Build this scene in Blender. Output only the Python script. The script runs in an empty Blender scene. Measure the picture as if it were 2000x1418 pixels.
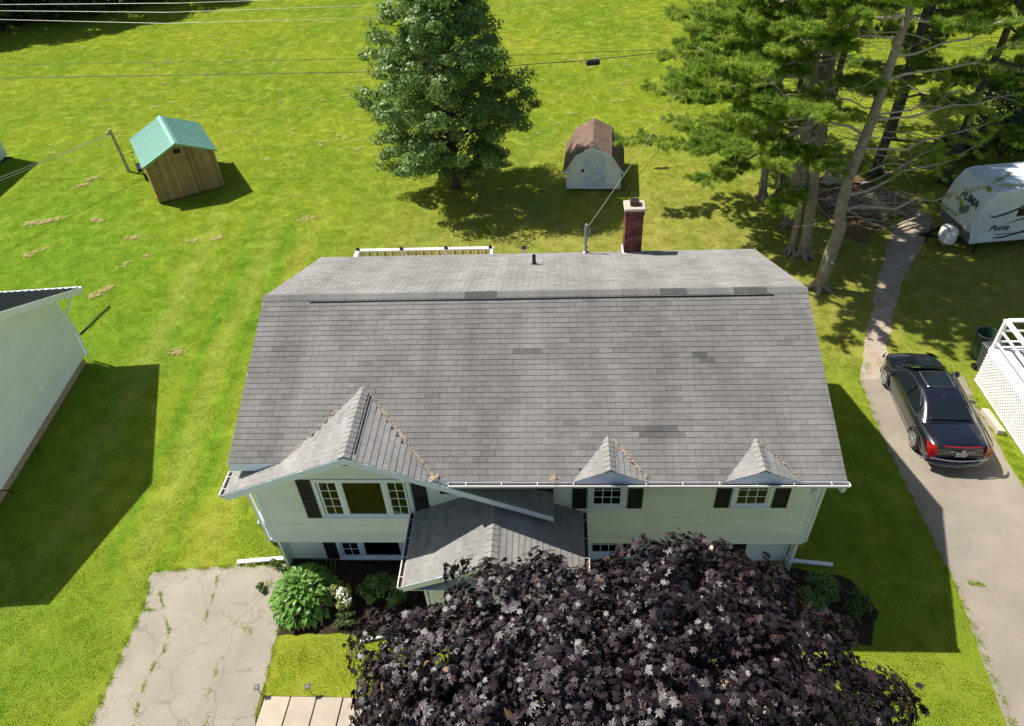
import bpy, bmesh, math, random
import numpy as np
from mathutils import Vector, Matrix
rad = math.radians
rng = np.random.default_rng(7)
random.seed(7)
SC = bpy.context.scene
COL = SC.collection

# ---------------- camera ----------------
CAM = (7.3295, -10.3407, 16.6496)
PITCH, YAW, ROLL = rad(40.5076), rad(-4.4862), rad(-3.5133)
fw = Vector((math.sin(YAW)*math.cos(PITCH), math.cos(YAW)*math.cos(PITCH), -math.sin(PITCH)))
rt = Vector((math.cos(YAW), -math.sin(YAW), 0.0)); up = rt.cross(fw)
rt2 = math.cos(ROLL)*rt + math.sin(ROLL)*up; up2 = -math.sin(ROLL)*rt + math.cos(ROLL)*up
cd = bpy.data.cameras.new('camera'); cam = bpy.data.objects.new('camera', cd); COL.objects.link(cam)
m = Matrix((( rt2.x, up2.x, -fw.x, CAM[0]), (rt2.y, up2.y, -fw.y, CAM[1]), (rt2.z, up2.z, -fw.z, CAM[2]), (0, 0, 0, 1)))
cam.matrix_world = m
cd.sensor_width = 36.0; cd.lens = 36.0*1430.5/2000; cd.clip_end = 3000; cd.clip_start = .1
SC.camera = cam

# ---------------- sky, sun, exposure ----------------
SUND = Vector((0.7233, -0.2901, -1.0)).normalized()
w = bpy.data.worlds.new('World'); SC.world = w; w.use_nodes = True
wn = w.node_tree; bg = wn.nodes['Background']
sk = wn.nodes.new('ShaderNodeTexSky'); sk.sky_type = 'NISHITA'; sk.sun_disc = False
sk.sun_elevation = rad(52.1); sk.sun_rotation = math.atan2(-SUND.x, -SUND.y)
sk.air_density = 1.0; sk.dust_density = 1.2; sk.ozone_density = 1.0
wn.links.new(sk.outputs[0], bg.inputs[0]); bg.inputs[1].default_value = 0.074
sl = bpy.data.lights.new('sun', 'SUN'); sl.energy = 5.0; sl.angle = rad(0.53); sl.color = (1.0, 0.955, 0.88)
so = bpy.data.objects.new('sun', sl); COL.objects.link(so)
so.rotation_euler = SUND.to_track_quat('-Z', 'Y').to_euler(); so.location = (-30, 20, 40)
SC.view_settings.view_transform = 'Standard'; SC.view_settings.look = 'None'
SC.view_settings.gamma = 1.0; SC.view_settings.exposure = 0.55
SC.view_settings.use_curve_mapping = False

# ---------------- materials ----------------
class NT:
    def __init__(s, name):
        s.m = bpy.data.materials.new(name); s.m.use_nodes = True
        s.t = s.m.node_tree; s.b = s.t.nodes['Principled BSDF']; s.pos = None
    def n(s, typ, **kw):
        nd = s.t.nodes.new('ShaderNode'+typ)
        for k, v in kw.items():
            if k.startswith('i_'):
                kk = k[2:]; kk = int(kk) if kk.isdigit() else kk.replace('_', ' ')
                nd.inputs[kk].default_value = v
            else: setattr(nd, k, v)
        return nd
    def l(s, a, b): s.t.links.new(a, b)
    def P(s):
        if s.pos is None: s.pos = s.n('NewGeometry').outputs['Position']
        return s.pos
    def math(s, op, a, b=None, clamp=False):
        nd = s.n('Math', operation=op); nd.use_clamp = clamp
        for i, x in enumerate((a, b)):
            if x is None: continue
            if hasattr(x, 'links'): s.l(x, nd.inputs[i])
            else: nd.inputs[i].default_value = x
        return nd.outputs[0]
    def noise(s, scale, detail=3, vec=None, dist=0, rough=.5):
        nd = s.n('TexNoise', i_Scale=scale, i_Detail=detail, i_Distortion=dist, i_Roughness=rough)
        s.l(vec if vec is not None else s.P(), nd.inputs['Vector']); return nd.outputs[0]
    def ramp(s, x, lo, hi, a=0.0, b=1.0):
        nd = s.n('MapRange', clamp=True); s.l(x, nd.inputs[0])
        nd.inputs[1].default_value = lo; nd.inputs[2].default_value = hi; nd.inputs[3].default_value = a; nd.inputs[4].default_value = b
        return nd.outputs[0]
    def mix(s, f, a, b, mode='MIX'):
        nd = s.n('Mix', data_type='RGBA', blend_type=mode)
        for sock, x in ((nd.inputs[0], f), (nd.inputs[6], a), (nd.inputs[7], b)):
            if hasattr(x, 'links'): s.l(x, sock)
            elif isinstance(x, (int, float)): sock.default_value = x
            else: sock.default_value = (x[0], x[1], x[2], 1)
        return nd.outputs[2]
    def scale(s, c, f):
        nd = s.n('VectorMath', operation='SCALE')
        if hasattr(c, 'links'): s.l(c, nd.inputs[0])
        else: nd.inputs[0].default_value = c[:3]
        if hasattr(f, 'links'): s.l(f, nd.inputs['Scale'])
        else: nd.inputs['Scale'].default_value = f
        return nd.outputs[0]
    def stretch(s, v):
        nd = s.n('VectorMath', operation='MULTIPLY'); s.l(s.P(), nd.inputs[0]); nd.inputs[1].default_value = v; return nd.outputs[0]
    def bump(s, h, strength=.3, dist=.01):
        nd = s.n('Bump', i_Strength=strength, i_Distance=dist); s.l(h, nd.inputs['Height']); s.l(nd.outputs[0], s.b.inputs['Normal'])
    def fin(s, col, rough=.6, spec=.5, metal=0):
        if hasattr(col, 'links'): s.l(col, s.b.inputs['Base Color'])
        else: s.b.inputs['Base Color'].default_value = (*col[:3], 1)
        if hasattr(rough, 'links'): s.l(rough, s.b.inputs['Roughness'])
        else: s.b.inputs['Roughness'].default_value = rough
        s.b.inputs['Specular IOR Level'].default_value = spec; s.b.inputs['Metallic'].default_value = metal
        return s.m
    def tint(s):
        return s.n('Attribute', attribute_name='tint').outputs['Fac']

def mat(name, col, rough=.6, spec=.4, metal=0, nz=(6, .12), fine=None, tint=False, bump=None, stain=None):
    """plain procedural material: base colour with wear noise, fine grain, optional per-piece tint"""
    k = NT(name)
    f = k.ramp(k.noise(nz[0], 5), .25, .75, 1-nz[1], 1+nz[1])
    if fine: f = k.math('MULTIPLY', f, k.ramp(k.noise(fine[0], 2), .3, .7, 1-fine[1], 1+fine[1]))
    if tint: f = k.math('MULTIPLY', f, k.tint())
    c = k.scale(col, f)
    if stain: c = k.mix(k.ramp(k.noise(stain[0], 6, rough=.65), stain[1], stain[1]+.15, 0, stain[3] if len(stain) > 3 else .8), c, stain[2])
    if bump: k.bump(k.noise(bump[0], 3), bump[1], .01)
    return k.fin(c, rough, spec, metal)

def lawn_colour(k):
    p = k.P()
    big = k.noise(.13, 4, rough=.6); mid = k.noise(.8, 5, rough=.65); sm = k.noise(11, 5, rough=.8)
    c = k.mix(k.ramp(big, .38, .62), (.165, .245, .011), (.245, .280, .016))
    # greener to the left of the house, drier and yellower beside and behind it
    sx = k.n('SeparateXYZ'); k.l(p, sx.inputs[0])
    gx = k.math('MULTIPLY', k.ramp(sx.outputs[0], -14, -1, .75, 0), k.ramp(sx.outputs[1], 16, 30, 1, .1))
    c = k.mix(gx, c, (.125, .250, .008))
    dry = k.math('MULTIPLY', k.math('MULTIPLY', k.ramp(sx.outputs[0], -3, 4, 0, 1), k.ramp(sx.outputs[1], 30, 17, 0, 1)), k.ramp(sx.outputs[1], 7, 12, 0, 1))
    c = k.mix(k.math('MULTIPLY', dry, k.ramp(mid, .3, .6, .3, .85)), c, (.300, .275, .070))
    c = k.mix(k.ramp(mid, .48, .74, 0, .45), c, (.280, .285, .035))
    c = k.mix(k.ramp(mid, .44, .28, 0, .45), c, (.085, .190, .008))
    c = k.mix(k.ramp(sm, .52, .75, 0, .5), c, (.360, .360, .110))
    # faint wheel tracks running down the side lawn
    xx = k.math('ADD', k.math('ADD', sx.outputs[0], k.math('MULTIPLY', sx.outputs[1], .09)), k.math('MULTIPLY', k.noise(.35, 2), 1.6))
    near = k.math('MULTIPLY', k.ramp(sx.outputs[1], 24, 16), k.ramp(sx.outputs[1], -3, 3))
    for x0, wd, col, st in ((-3.9, .22, (.100, .230, .010), .6), (-2.3, .25, (.100, .230, .010), .5), (-5.9, .5, (.36, .37, .09), .3), (-1.2, .5, (.38, .34, .06), .45), (-3.1, .35, (.34, .36, .08), .3)):
        dd = k.math('ABSOLUTE', k.math('SUBTRACT', xx, x0)); f_ = k.math('MULTIPLY', k.ramp(dd, wd*1.4, wd*.2, 0, st), near); c = k.mix(f_, c, col)
    c = k.scale(c, 1.60); hs = k.n('HueSaturation', i_Saturation=.97, i_Value=1.0); k.l(c, hs.inputs['Color']); c = hs.outputs[0]
    # bleached clippings left in rows across the back field
    st = k.stretch((.35, 1.6, 1)); cl = k.noise(1.5, 6, vec=st, rough=.75)
    far = k.ramp(sx.outputs[1], 18, 30)
    c = k.mix(k.math('MULTIPLY', far, k.ramp(cl, .58, .70, 0, .75)), c, (.42, .36, .13))
    return c, sm

def make_lawn_mat(name, blade):
    k = NT(name); c, sm = lawn_colour(k)
    if blade:
        oi = k.n('ObjectInfo').outputs['Random']
        f = k.noise(60, 1)
        c = k.scale(c, k.ramp(f, .3, .7, .5, 1.6))
        m_ = k.fin(c, .6, .08)
        k.b.inputs['Subsurface Weight'].default_value = 0
        # thin blades let light through
        tr = k.n('BsdfTranslucent'); k.l(c, tr.inputs[0]); mx = k.n('MixShader', i_0=.6)
        k.l(k.b.outputs[0], mx.inputs[1]); k.l(tr.outputs[0], mx.inputs[2])
        k.l(mx.outputs[0], k.t.nodes['Material Output'].inputs[0])
        return m_
    fine = k.noise(28, 5, rough=.8)
    c = k.scale(c, k.ramp(fine, .3, .7, .45, .95)); k.bump(k.noise(34, 5, rough=.8), .9, .05)
    return k.fin(c, .95, .04)

def leaf_mat(name, col, col2, trans=.35, rough=.45, spec=.5, var=.45):
    k = NT(name); t = k.tint()
    c = k.mix(k.ramp(t, 0, 1), col, col2)
    c = k.scale(c, k.ramp(k.noise(2.2, 3), .3, .7, 1-var*.5, 1+var*.5))
    k.fin(c, rough, spec)
    if trans:
        tr = k.n('BsdfTranslucent'); k.l(c, tr.inputs[0]); mx = k.n('MixShader', i_0=trans)
        k.l(k.b.outputs[0], mx.inputs[1]); k.l(tr.outputs[0], mx.inputs[2])
        k.l(mx.outputs[0], k.t.nodes['Material Output'].inputs[0])
    return k.m

M = {}
def setup_materials():
    M['lawn'] = make_lawn_mat('lawn_soil', False); M['blade'] = make_lawn_mat('grass_blade', True)
    # asphalt shingles: granules, streaks down the slope, per-tab tint
    def shingle(name, col, streak=.25):
        k = NT(name)
        g = k.ramp(k.noise(220, 2, rough=.8), .3, .7, .80, 1.20)
        s1 = k.noise(1.0, 4, vec=k.stretch((1.3, .16, .16)))
        s2 = k.noise(.9, 4)
        f = k.math('MULTIPLY', g, k.ramp(s1, .35, .65, 1-streak, 1+streak*.6))
        f = k.math('MULTIPLY', f, k.ramp(s2, .35, .7, .88, 1.06))
        f = k.math('MULTIPLY', f, k.tint())
        f = k.math('MULTIPLY', f, k.ramp(k.noise(9, 4), .3, .7, .93, 1.07))
        c = k.scale(col, f); c = k.mix(k.ramp(k.noise(2.1, 5), .6, .8, 0, .25), c, (.13, .125, .085))
        k.bump(k.noise(160, 2), .35, .004); return k.fin(c, .88, .25)
    M['shingle'] = shingle('shingle_grey', (.174, .168, .157), .15)
    M['shingle_b'] = shingle('shingle_brown', (.175, .118, .086), .15)
    M['felt'] = mat('roof_deck_felt', (.03, .03, .03), .9)
    M['siding'] = mat('siding_cream', (.80, .82, .79), .42, .4, nz=(2.5, .05), tint=True, stain=(5, .68, (.40, .41, .30), .25))
    M['siding2'] = mat('siding_white_green', (.75, .79, .75), .45, .4, nz=(1.5, .05), tint=True, stain=(3, .66, (.42, .40, .30), .3))
    M['trim'] = mat('white_trim_sky_tint', (.76, .84, .95), .35, .5, nz=(3, .04), stain=(9, .72, (.45, .44, .38), .3))  # white trim with the sky's blue cast put into its base colour
    M['white'] = mat('white_paint', (.80, .80, .78), .45, .45, nz=(4, .05), stain=(14, .66, (.5, .48, .42), .5))
    M['white_wood'] = mat('weathered_white_wood', (.78, .76, .74), .6, .3, nz=(7, .1), stain=(10, .6, (.42, .38, .33), .7))
    M['shutter'] = mat('black_shutter', (.006, .008, .012), .55, .35, nz=(5, .2))
    M['dark'] = mat('dark_interior', (.03, .03, .032), .9)
    M['room'] = mat('room_wall', (.10, .10, .09), .9)
    M['curtain'] = mat('lace_curtain', (.62, .62, .6), .9, nz=(30, .35))
    M['gutter_in'] = mat('gutter_debris', (.09, .05, .035), .9, nz=(30, .4))
    M['needle'] = mat('dry_needles', (.50, .36, .25), .9, nz=(25, .4), tint=True)
    M['mortar'] = mat('mortar', (.30, .25, .22), .9, nz=(30, .2))
    M['brick'] = mat('red_brick', (.150, .046, .036), .8, .3, nz=(30, .25), tint=True, bump=(60, .3))
    M['concrete'] = mat('pale_concrete', (.50, .42, .34), .85, .3, nz=(4, .12), fine=(60, .12), bump=(50, .3), stain=(2.5, .62, (.30, .25, .19), .5))
    M['clay'] = mat('clay_flue', (.10, .035, .028), .8)
    M['pipe'] = mat('galvanised_pipe', (.30, .33, .35), .4, .5, .6, nz=(20, .25))
    M['black'] = mat('black_plastic', (.010, .010, .012), .4, .5)
    M['rubber'] = mat('tyre_rubber', (.014, .014, .014), .8, .3)
    M['bark'] = mat('grey_bark', (.26, .22, .18), .9, .2, nz=(5, .3), fine=(35, .35), bump=(14, 1.6), stain=(4, .55, (.30, .29, .26), .6))
    M['bark_d'] = mat('dark_bark', (.10, .082, .07), .9, .2, nz=(6, .35), fine=(40, .3), bump=(30, .8))
    M['bark_h'] = mat('weathered_branch', (.44, .38, .30), .85, .2, nz=(9, .3))
    M['needles'] = leaf_mat('pine_needles', (.150, .270, .030), (.410, .520, .080), .6, .55, .3)
    M['leaf_g'] = leaf_mat('green_leaf', (.12, .21, .055), (.24, .35, .08), .4, .45, .45)
    M['leaf_d'] = leaf_mat('dark_forest_leaf', (.012, .035, .008), (.03, .07, .014), .2, .5, .4)
    M['leaf_s'] = leaf_mat('shrub_leaf', (.035, .075, .012), (.10, .16, .03), .25, .5, .4)
    M['leaf_l'] = leaf_mat('light_shrub_leaf', (.10, .15, .03), (.40, .42, .12), .3, .5, .4)
    M['hosta'] = leaf_mat('hosta_leaf', (.09, .22, .03), (.20, .38, .07), .35, .40, .5)
    M['leaf_r'] = leaf_mat('dark_purple_leaf', (.008, .004, .006), (.032, .014, .018), .05, .50, .7)
    M['leaf_r2'] = leaf_mat('bronze_leaf', (.09, .030, .025), (.24, .15, .07), .15, .4, .6)
    M['leaf_r3'] = leaf_mat('new_red_leaf', (.38, .02, .02), (.45, .04, .05), .2, .4, .6)
    M['petal'] = mat('pale_petal', (.75, .74, .62), .7)
    M['soil'] = mat('dark_mulch', (.040, .027, .018), .95, .1, nz=(9, .4), fine=(50, .5), bump=(40, 1.0), stain=(6, .6, (.10, .065, .04), .5))
    M['litter'] = mat('pine_litter', (.17, .105, .06), .95, .1, nz=(5, .4), fine=(40, .45), bump=(40, 1.0), stain=(1.6, .56, (.14, .17, .03), .7))
    M['pallid'] = mat('dry_straw', (.46, .36, .17), .9, .1, nz=(9, .3), tint=True)
    M['paver'] = mat('buff_paver', (.44, .37, .29), .85, .25, nz=(3, .1), fine=(80, .12), tint=True, bump=(70, .3), stain=(3, .62, (.36, .29, .2), .4))
    M['metal_green'] = mat('green_metal_roof', (.22, .44, .35), .42, .9, .3, nz=(2, .06))
    M['plywood'] = mat('stained_boards', (.36, .245, .11), .8, .2, nz=(1.5, .25), fine=(20, .2), tint=True)
    M['barn_door'] = mat('pale_blue_door', (.60, .68, .76), .5, .4, nz=(3, .06), stain=(7, .66, (.4, .42, .42), .5))
    M['roof_black'] = mat('black_metal_roof', (.022, .026, .036), .35, .6, nz=(2, .15))
    M['foundation'] = mat('foundation', (.36, .29, .22), .9, nz=(5, .25), bump=(20, .5))
    M['post'] = mat('weathered_post', (.42, .36, .26), .85, nz=(4, .25), fine=(30, .2))
    M['cable'] = mat('cable_black', (.03, .03, .028), .6)
    M['cable_l'] = mat('cable_silver', (.42, .42, .38), .5, .5, .3)
    M['deckwood'] = mat('tan_deck_boards', (.46, .34, .22), .7, nz=(5, .15), tint=True)
    M['bin_green'] = mat('green_bin', (.020, .060, .035), .45, .5)
    M['bin_lid'] = mat('pale_green_lid', (.33, .46, .40), .45, .5)
    M['bin_grey'] = mat('grey_bin', (.045, .05, .055), .5, .4)
    M['rv'] = mat('rv_white', (.70, .74, .78), .25, .6, nz=(1.2, .06), stain=(4, .7, (.5, .5, .45), .3))
    M['rv_dark'] = mat('rv_navy', (.018, .035, .075), .3, .6)
    M['rv_grey'] = mat('rv_grey', (.15, .16, .15), .6)
    M['rock'] = mat('pale_rock', (.45, .40, .33), .85, nz=(6, .25), bump=(15, .8))
    M['orange'] = mat('orange_plastic', (.80, .26, .03), .5)
    M['yellow'] = mat('yellow_plastic', (.80, .60, .05), .5)
    M['chrome'] = mat('chrome', (.75, .76, .78), .12, .5, 1.0, nz=(3, .02))
    M['silver'] = mat('silver_wheel', (.50, .50, .48), .3, .5, .8, nz=(3, .05))
    M['lens_red'] = mat('red_lens', (.32, .006, .010), .12, .8, nz=(6, .2))
    M['plate'] = mat('plate_white', (.62, .64, .60), .4)
    k = NT('car_paint'); k.fin((.006, .007, .012), .22, .6); k.b.inputs['Coat Weight'].default_value = 1.0; k.b.inputs['Coat Roughness'].default_value = .03
    k.l(k.ramp(k.noise(3, 4), .3, .7, .16, .30), k.b.inputs['Roughness']); M['paint'] = k.m
    k = NT('car_glass'); k.fin((.010, .014, .016), .04, .8); M['cglass'] = k.m
    # window glass: reflects like double glazing, lets the dim room show
    k = NT('window_glass'); fr = k.n('Fresnel', i_IOR=1.45); gl = k.n('BsdfGlossy', i_Roughness=.015); gl.inputs[0].default_value = (.7, .75, .85, 1)
    tp = k.n('BsdfTransparent'); tp.inputs[0].default_value = (.72, .78, .77, 1); mx = k.n('MixShader')
    k.l(fr.outputs[0], mx.inputs[0]); k.l(tp.outputs[0], mx.inputs[1]); k.l(gl.outputs[0], mx.inputs[2])
    k.l(mx.outputs[0], k.t.nodes['Material Output'].inputs[0]); M['glass'] = k.m
    # cracked pale asphalt
    def asphalt(name, col, dark, crack):
        k = NT(name)
        f = k.math('MULTIPLY', k.ramp(k.noise(60, 4, rough=.85), .3, .7, .72, 1.28), k.ramp(k.noise(.9, 5), .3, .7, .86, 1.12))
        c = k.scale(col, f); c = k.mix(k.ramp(k.noise(.7, 4), .5, .75, 0, .6), c, dark)
        ds = k.n('VectorMath', operation='ADD'); k.l(k.P(), ds.inputs[0])
        nn = k.n('TexNoise', i_Scale=1.7, i_Detail=6.0); k.l(k.P(), nn.inputs[0]); sc = k.scale(nn.outputs[1], .9); k.l(sc, ds.inputs[1])
        vo = k.n('TexVoronoi', feature='DISTANCE_TO_EDGE', i_Scale=.75); k.l(ds.outputs[0], vo.inputs[0])
        vo2 = k.n('TexVoronoi', feature='DISTANCE_TO_EDGE', i_Scale=2.6); k.l(ds.outputs[0], vo2.inputs[0])
        e = k.ramp(vo.outputs[0], .004, .014, crack, 0)
        e2 = k.math('MULTIPLY', k.ramp(vo2.outputs[0], .006, .02, crack*.8, 0), k.ramp(k.noise(.8, 2), .48, .62))
        ee = k.math('MAXIMUM', e, e2); c = k.mix(ee, c, (.10, .085, .06))
        h = k.math('SUBTRACT', k.noise(110, 3), ee); k.bump(h, .5, .008)
        return k.fin(c, .9, .2)
    M['asphalt'] = asphalt('cracked_asphalt', (.312, .274, .218), (.255, .250, .20), .34)
    M['asphalt_r'] = asphalt('right_asphalt', (.280, .242, .190), (.225, .22, .18), .15)
    k = NT('gravel_path')
    vo = k.n('TexVoronoi', i_Scale=22.0); k.l(k.P(), vo.inputs[0])
    c = k.mix(k.ramp(k.noise(2, 4), .35, .65), (.36, .27, .20), (.40, .35, .29))
    c = k.mix(.35, c, vo.outputs['Color'], 'MULTIPLY'); c = k.scale(c, 1.25)
    k.bump(vo.outputs['Distance'], .8, .02); M['gravel'] = k.fin(c, .9, .2)
setup_materials()

# ---------------- mesh helpers ----------------
ORG = {}          # root object name -> origin to subtract
def root_of(o):
    while o.parent: o = o.parent
    return o
class MB:
    def __init__(s): s.v = []; s.f = []; s.t = []
    def add(s, vs, fs, t=1.0):
        b = len(s.v); s.v += [tuple(p) for p in vs]; s.f += [tuple(i+b for i in q) for q in fs]; s.t += [t]*len(fs); return s
    def obox(s, c, ax, ay, az, t=1.0):
        c = Vector(c); ax = Vector(ax); ay = Vector(ay); az = Vector(az)
        vs = [c+sx*ax+sy*ay+sz*az for sz in (-1, 1) for sx, sy in ((-1, -1), (1, -1), (1, 1), (-1, 1))]
        return s.add(vs, [(3, 2, 1, 0), (4, 5, 6, 7), (0, 1, 5, 4), (1, 2, 6, 5), (2, 3, 7, 6), (3, 0, 4, 7)], t)
    def box(s, x0, x1, y0, y1, z0, z1, t=1.0):
        return s.obox(((x0+x1)/2, (y0+y1)/2, (z0+z1)/2), ((x1-x0)/2, 0, 0), (0, (y1-y0)/2, 0), (0, 0, (z1-z0)/2), t)
    def prism(s, poly, d, t=1.0):
        """polygon (3-D points) pushed along d"""
        d = Vector(d); P = [Vector(p) for p in poly]; n = len(P)
        nrm = sum(((P[i]-P[0]).cross(P[(i+1) % n]-P[0]) for i in range(1, n-1)), Vector())
        if nrm.dot(d) > 0: P.reverse()
        vs = P + [p+d for p in P]
        fs = [tuple(range(n)), tuple(range(2*n-1, n-1, -1))] + [(i, i+n, (i+1) % n+n, (i+1) % n) for i in range(n)]
        return s.add(vs, fs, t)
    def bar(s, a, b, w, h, upv=(0, 0, 1), t=1.0):
        a = Vector(a); b = Vector(b); d = b-a; u_ = Vector(upv); sd = d.cross(u_).normalized(); n = sd.cross(d).normalized()
        return s.obox((a+b)/2, d/2, sd*w/2, n*h/2, t)
    def tube(s, pts, rs, n=8, t=1.0, cap=True):
        P = [Vector(p) for p in pts]
        if not hasattr(rs, '__len__'): rs = [rs]*len(P)
        rings = []; ref = None
        for i, p in enumerate(P):
            d = (P[min(i+1, len(P)-1)]-P[max(i-1, 0)]).normalized()
            if ref is None or abs(ref.dot(d)) > .98: ref = Vector((0, 0, 1)) if abs(d.z) < .9 else Vector((1, 0, 0))
            a = (ref-d*ref.dot(d)).normalized(); b = d.cross(a); ref = a
            rings.append([p+rs[i]*(math.cos(2*math.pi*k/n)*a+math.sin(2*math.pi*k/n)*b) for k in range(n)])
        vs = [q for r in rings for q in r]; fs = []
        for i in range(len(P)-1):
            for k in range(n): fs.append((i*n+k, i*n+(k+1) % n, (i+1)*n+(k+1) % n, (i+1)*n+k))
        if cap: fs.append(tuple(range(n-1, -1, -1))); fs.append(tuple((len(P)-1)*n+k for k in range(n)))
        return s.add(vs, fs, t)
    def lathe(s, c, prof, n=20, t=1.0):
        vs = []; fs = []
        for r, z in prof: vs += [(c[0]+r*math.cos(2*math.pi*k/n), c[1]+r*math.sin(2*math.pi*k/n), c[2]+z) for k in range(n)]
        for i in range(len(prof)-1):
            for k in range(n): fs.append((i*n+k, i*n+(k+1) % n, (i+1)*n+(k+1) % n, (i+1)*n+k))
        return s.add(vs, fs, t)
    def build(s, name, mt, parent=None, local=False, smooth=False):
        me = bpy.data.meshes.new(name)
        off = (0, 0, 0)
        if parent is not None and not local:
            off = root_of(parent).location
        vs = s.v if tuple(off) == (0, 0, 0) else [(a-off[0], b-off[1], c-off[2]) for a, b, c in s.v]
        me.from_pydata(vs, [], s.f)
        at = me.attributes.new('tint', 'FLOAT', 'FACE'); at.data.foreach_set('value', s.t)
        me.materials.append(mt)
        if smooth: me.polygons.foreach_set('use_smooth', [True]*len(me.polygons))
        me.update()
        o = bpy.data.objects.new(name, me); COL.objects.link(o); o.parent = parent
        return o
def npmesh(name, V, F, T, mt, parent=None, smooth=False, link=True):
    """V (n,3) world, F (m,k) uniform faces, T per-face tint"""
    me = bpy.data.meshes.new(name); V = np.asarray(V, float).copy()
    if parent is not None: V -= np.array(root_of(parent).location)
    F = np.asarray(F, np.int32); k = F.shape[1]
    me.vertices.add(len(V)); me.vertices.foreach_set('co', V.astype(np.float32).ravel())
    me.loops.add(F.size); me.loops.foreach_set('vertex_index', F.ravel())
    me.polygons.add(len(F)); me.polygons.foreach_set('loop_start', np.arange(len(F), dtype=np.int32)*k)
    me.polygons.foreach_set('loop_total', np.full(len(F), k, np.int32))
    me.update(calc_edges=True)
    at = me.attributes.new('tint', 'FLOAT', 'FACE'); at.data.foreach_set('value', np.asarray(T, np.float32))
    me.materials.append(mt)
    if smooth: me.polygons.foreach_set('use_smooth', np.ones(len(F), bool))
    o = bpy.data.objects.new(name, me)
    if link: COL.objects.link(o); o.parent = parent
    return o
def thing(name, label, cat, loc=(0, 0, 0), rz=0, group=None):
    o = bpy.data.objects.new(name, None); COL.objects.link(o); o.location = loc; o.rotation_euler = (0, 0, rz)
    o.empty_display_size = .2; o['label'] = label; o['category'] = cat
    if group: o['group'] = group
    return o
def tag(o, label, cat, group=None, kind=None):
    o['label'] = label; o['category'] = cat
    if group: o['group'] = group
    if kind: o['kind'] = kind
    return o
def struct(o, label=None):
    o['kind'] = 'structure'
    if label: o['label'] = label
    return o
def stuff(o):
    o['kind'] = 'stuff'; return o
def text_mesh(txt, size, mt, parent, mtx, name='lettering', ext=.002, shear=0, bold=0):
    cu = bpy.data.curves.new(name, 'FONT'); cu.body = txt; cu.size = size; cu.extrude = ext; cu.shear = shear; cu.offset = bold
    cu.align_x = 'CENTER'; cu.align_y = 'CENTER'; cu.resolution_u = 3
    tmp = bpy.data.objects.new('tmp', cu); COL.objects.link(tmp)
    dg = bpy.context.evaluated_depsgraph_get(); me = bpy.data.meshes.new_from_object(tmp.evaluated_get(dg))
    bpy.data.objects.remove(tmp); me.materials.clear(); me.materials.append(mt); me.transform(mtx)
    o = bpy.data.objects.new(name, me); COL.objects.link(o); o.parent = parent; return o
def frame_matrix(o, x, y):
    x = Vector(x).normalized(); y = Vector(y); y = (y-x*y.dot(x)).normalized(); z = x.cross(y)
    return Matrix(((x.x, y.x, z.x, o[0]), (x.y, y.y, z.y, o[1]), (x.z, y.z, z.z, o[2]), (0, 0, 0, 1)))
def inside(poly, x, y):
    x = np.asarray(x); y = np.asarray(y); r = np.zeros(x.shape, bool); n = len(poly)
    for i in range(n):
        x0, y0 = poly[i]; x1, y1 = poly[(i+1) % n]
        if y0 == y1: continue
        c = ((y0 > y) != (y1 > y)) & (x < (x1-x0)*(y-y0)/(y1-y0)+x0); r ^= c
    return r
# ---------------- ground, driveways, paths ----------------
DRIVE_L = [(-3.53, 0.6), (-2.46, 0.71), (-1.21, 0.78), (0.05, 0.84), (0.24, -0.04), (0.36, -1.18), (0.4, -2.22), (0.47, -3.38), (.6, -14), (-3.3, -14), (-3.34, -3.45), (-3.32, -2.87), (-3.34, -2.16), (-3.38, -1.23), (-3.38, -0.3), (-3.6, 0.38)]
DRIVE_R = [(17.32, 8.05), (17.23, 6.65), (17.18, 5.11), (17.2, 3.73), (17.23, 2.13), (17.27, 0.26), (17.1, -1.42), (16.95, -2.88), (16.7, -14), (20.3, -14), (20.25, 0), (20.37, 3.45), (20.4, 4.89), (20.56, 6.62), (20.67, 8.18)]
PATH = [(17.32, 8.05), (17.76, 9.14), (18.34, 10.53), (19.33, 12.69), (20.28, 14.76), (21.39, 17.06), (22.37, 18.52), (23.33, 19.38), (23.68, 18.46), (22.91, 17.0), (21.88, 15.45), (20.69, 13.67), (19.39, 11.11), (18.66, 9.4), (18.25, 8.04)]
BED = [(0.12, 0.89), (0.36, -1.18), (2.39, -1.12), (3.19, -1.28), (4.58, -1.26), (4.29, 1.0), (.2, 1.0)]
BED2 = [(12.0, 1.0), (13.54, 0.82), (14.74, 0.53), (15.11, -0.46), (14.66, -1.26), (12.97, -1.41), (8.2, -1.3), (8.2, 1.0)]
FLOOR_G = [(19.6, 17.0), (19.0, 20), (19.8, 22.6), (22, 22.3), (23.4, 19.9), (22.2, 18.8), (20.9, 17.2), (20.1, 16.4)]   # needle litter under the pines
def sheet(name, poly, z, mt, thick=.03, wob=0.0):
    P = []
    n = len(poly)
    for i in range(n):
        a = Vector(poly[i]); b = Vector(poly[(i+1) % n]); L = (b-a).length; k = max(1, int(L/.25)) if wob else 1
        for j in range(k):
            p = a.lerp(b, j/k)
            if wob: p = p+Vector((random.uniform(-wob, wob), random.uniform(-wob, wob)))
            P.append((p.x, p.y, z))
    bm = bmesh.new(); vs = [bm.verts.new(p) for p in P]; f = bm.faces.new(vs); f.normal_update()
    if f.normal.z < 0: f.normal_flip()
    bmesh.ops.triangulate(bm, faces=bm.faces[:])
    me = bpy.data.meshes.new(name); bm.to_mesh(me); bm.free(); me.materials.append(mt)
    o = bpy.data.objects.new(name, me); COL.objects.link(o); return o
g = MB(); S = 900
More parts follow.
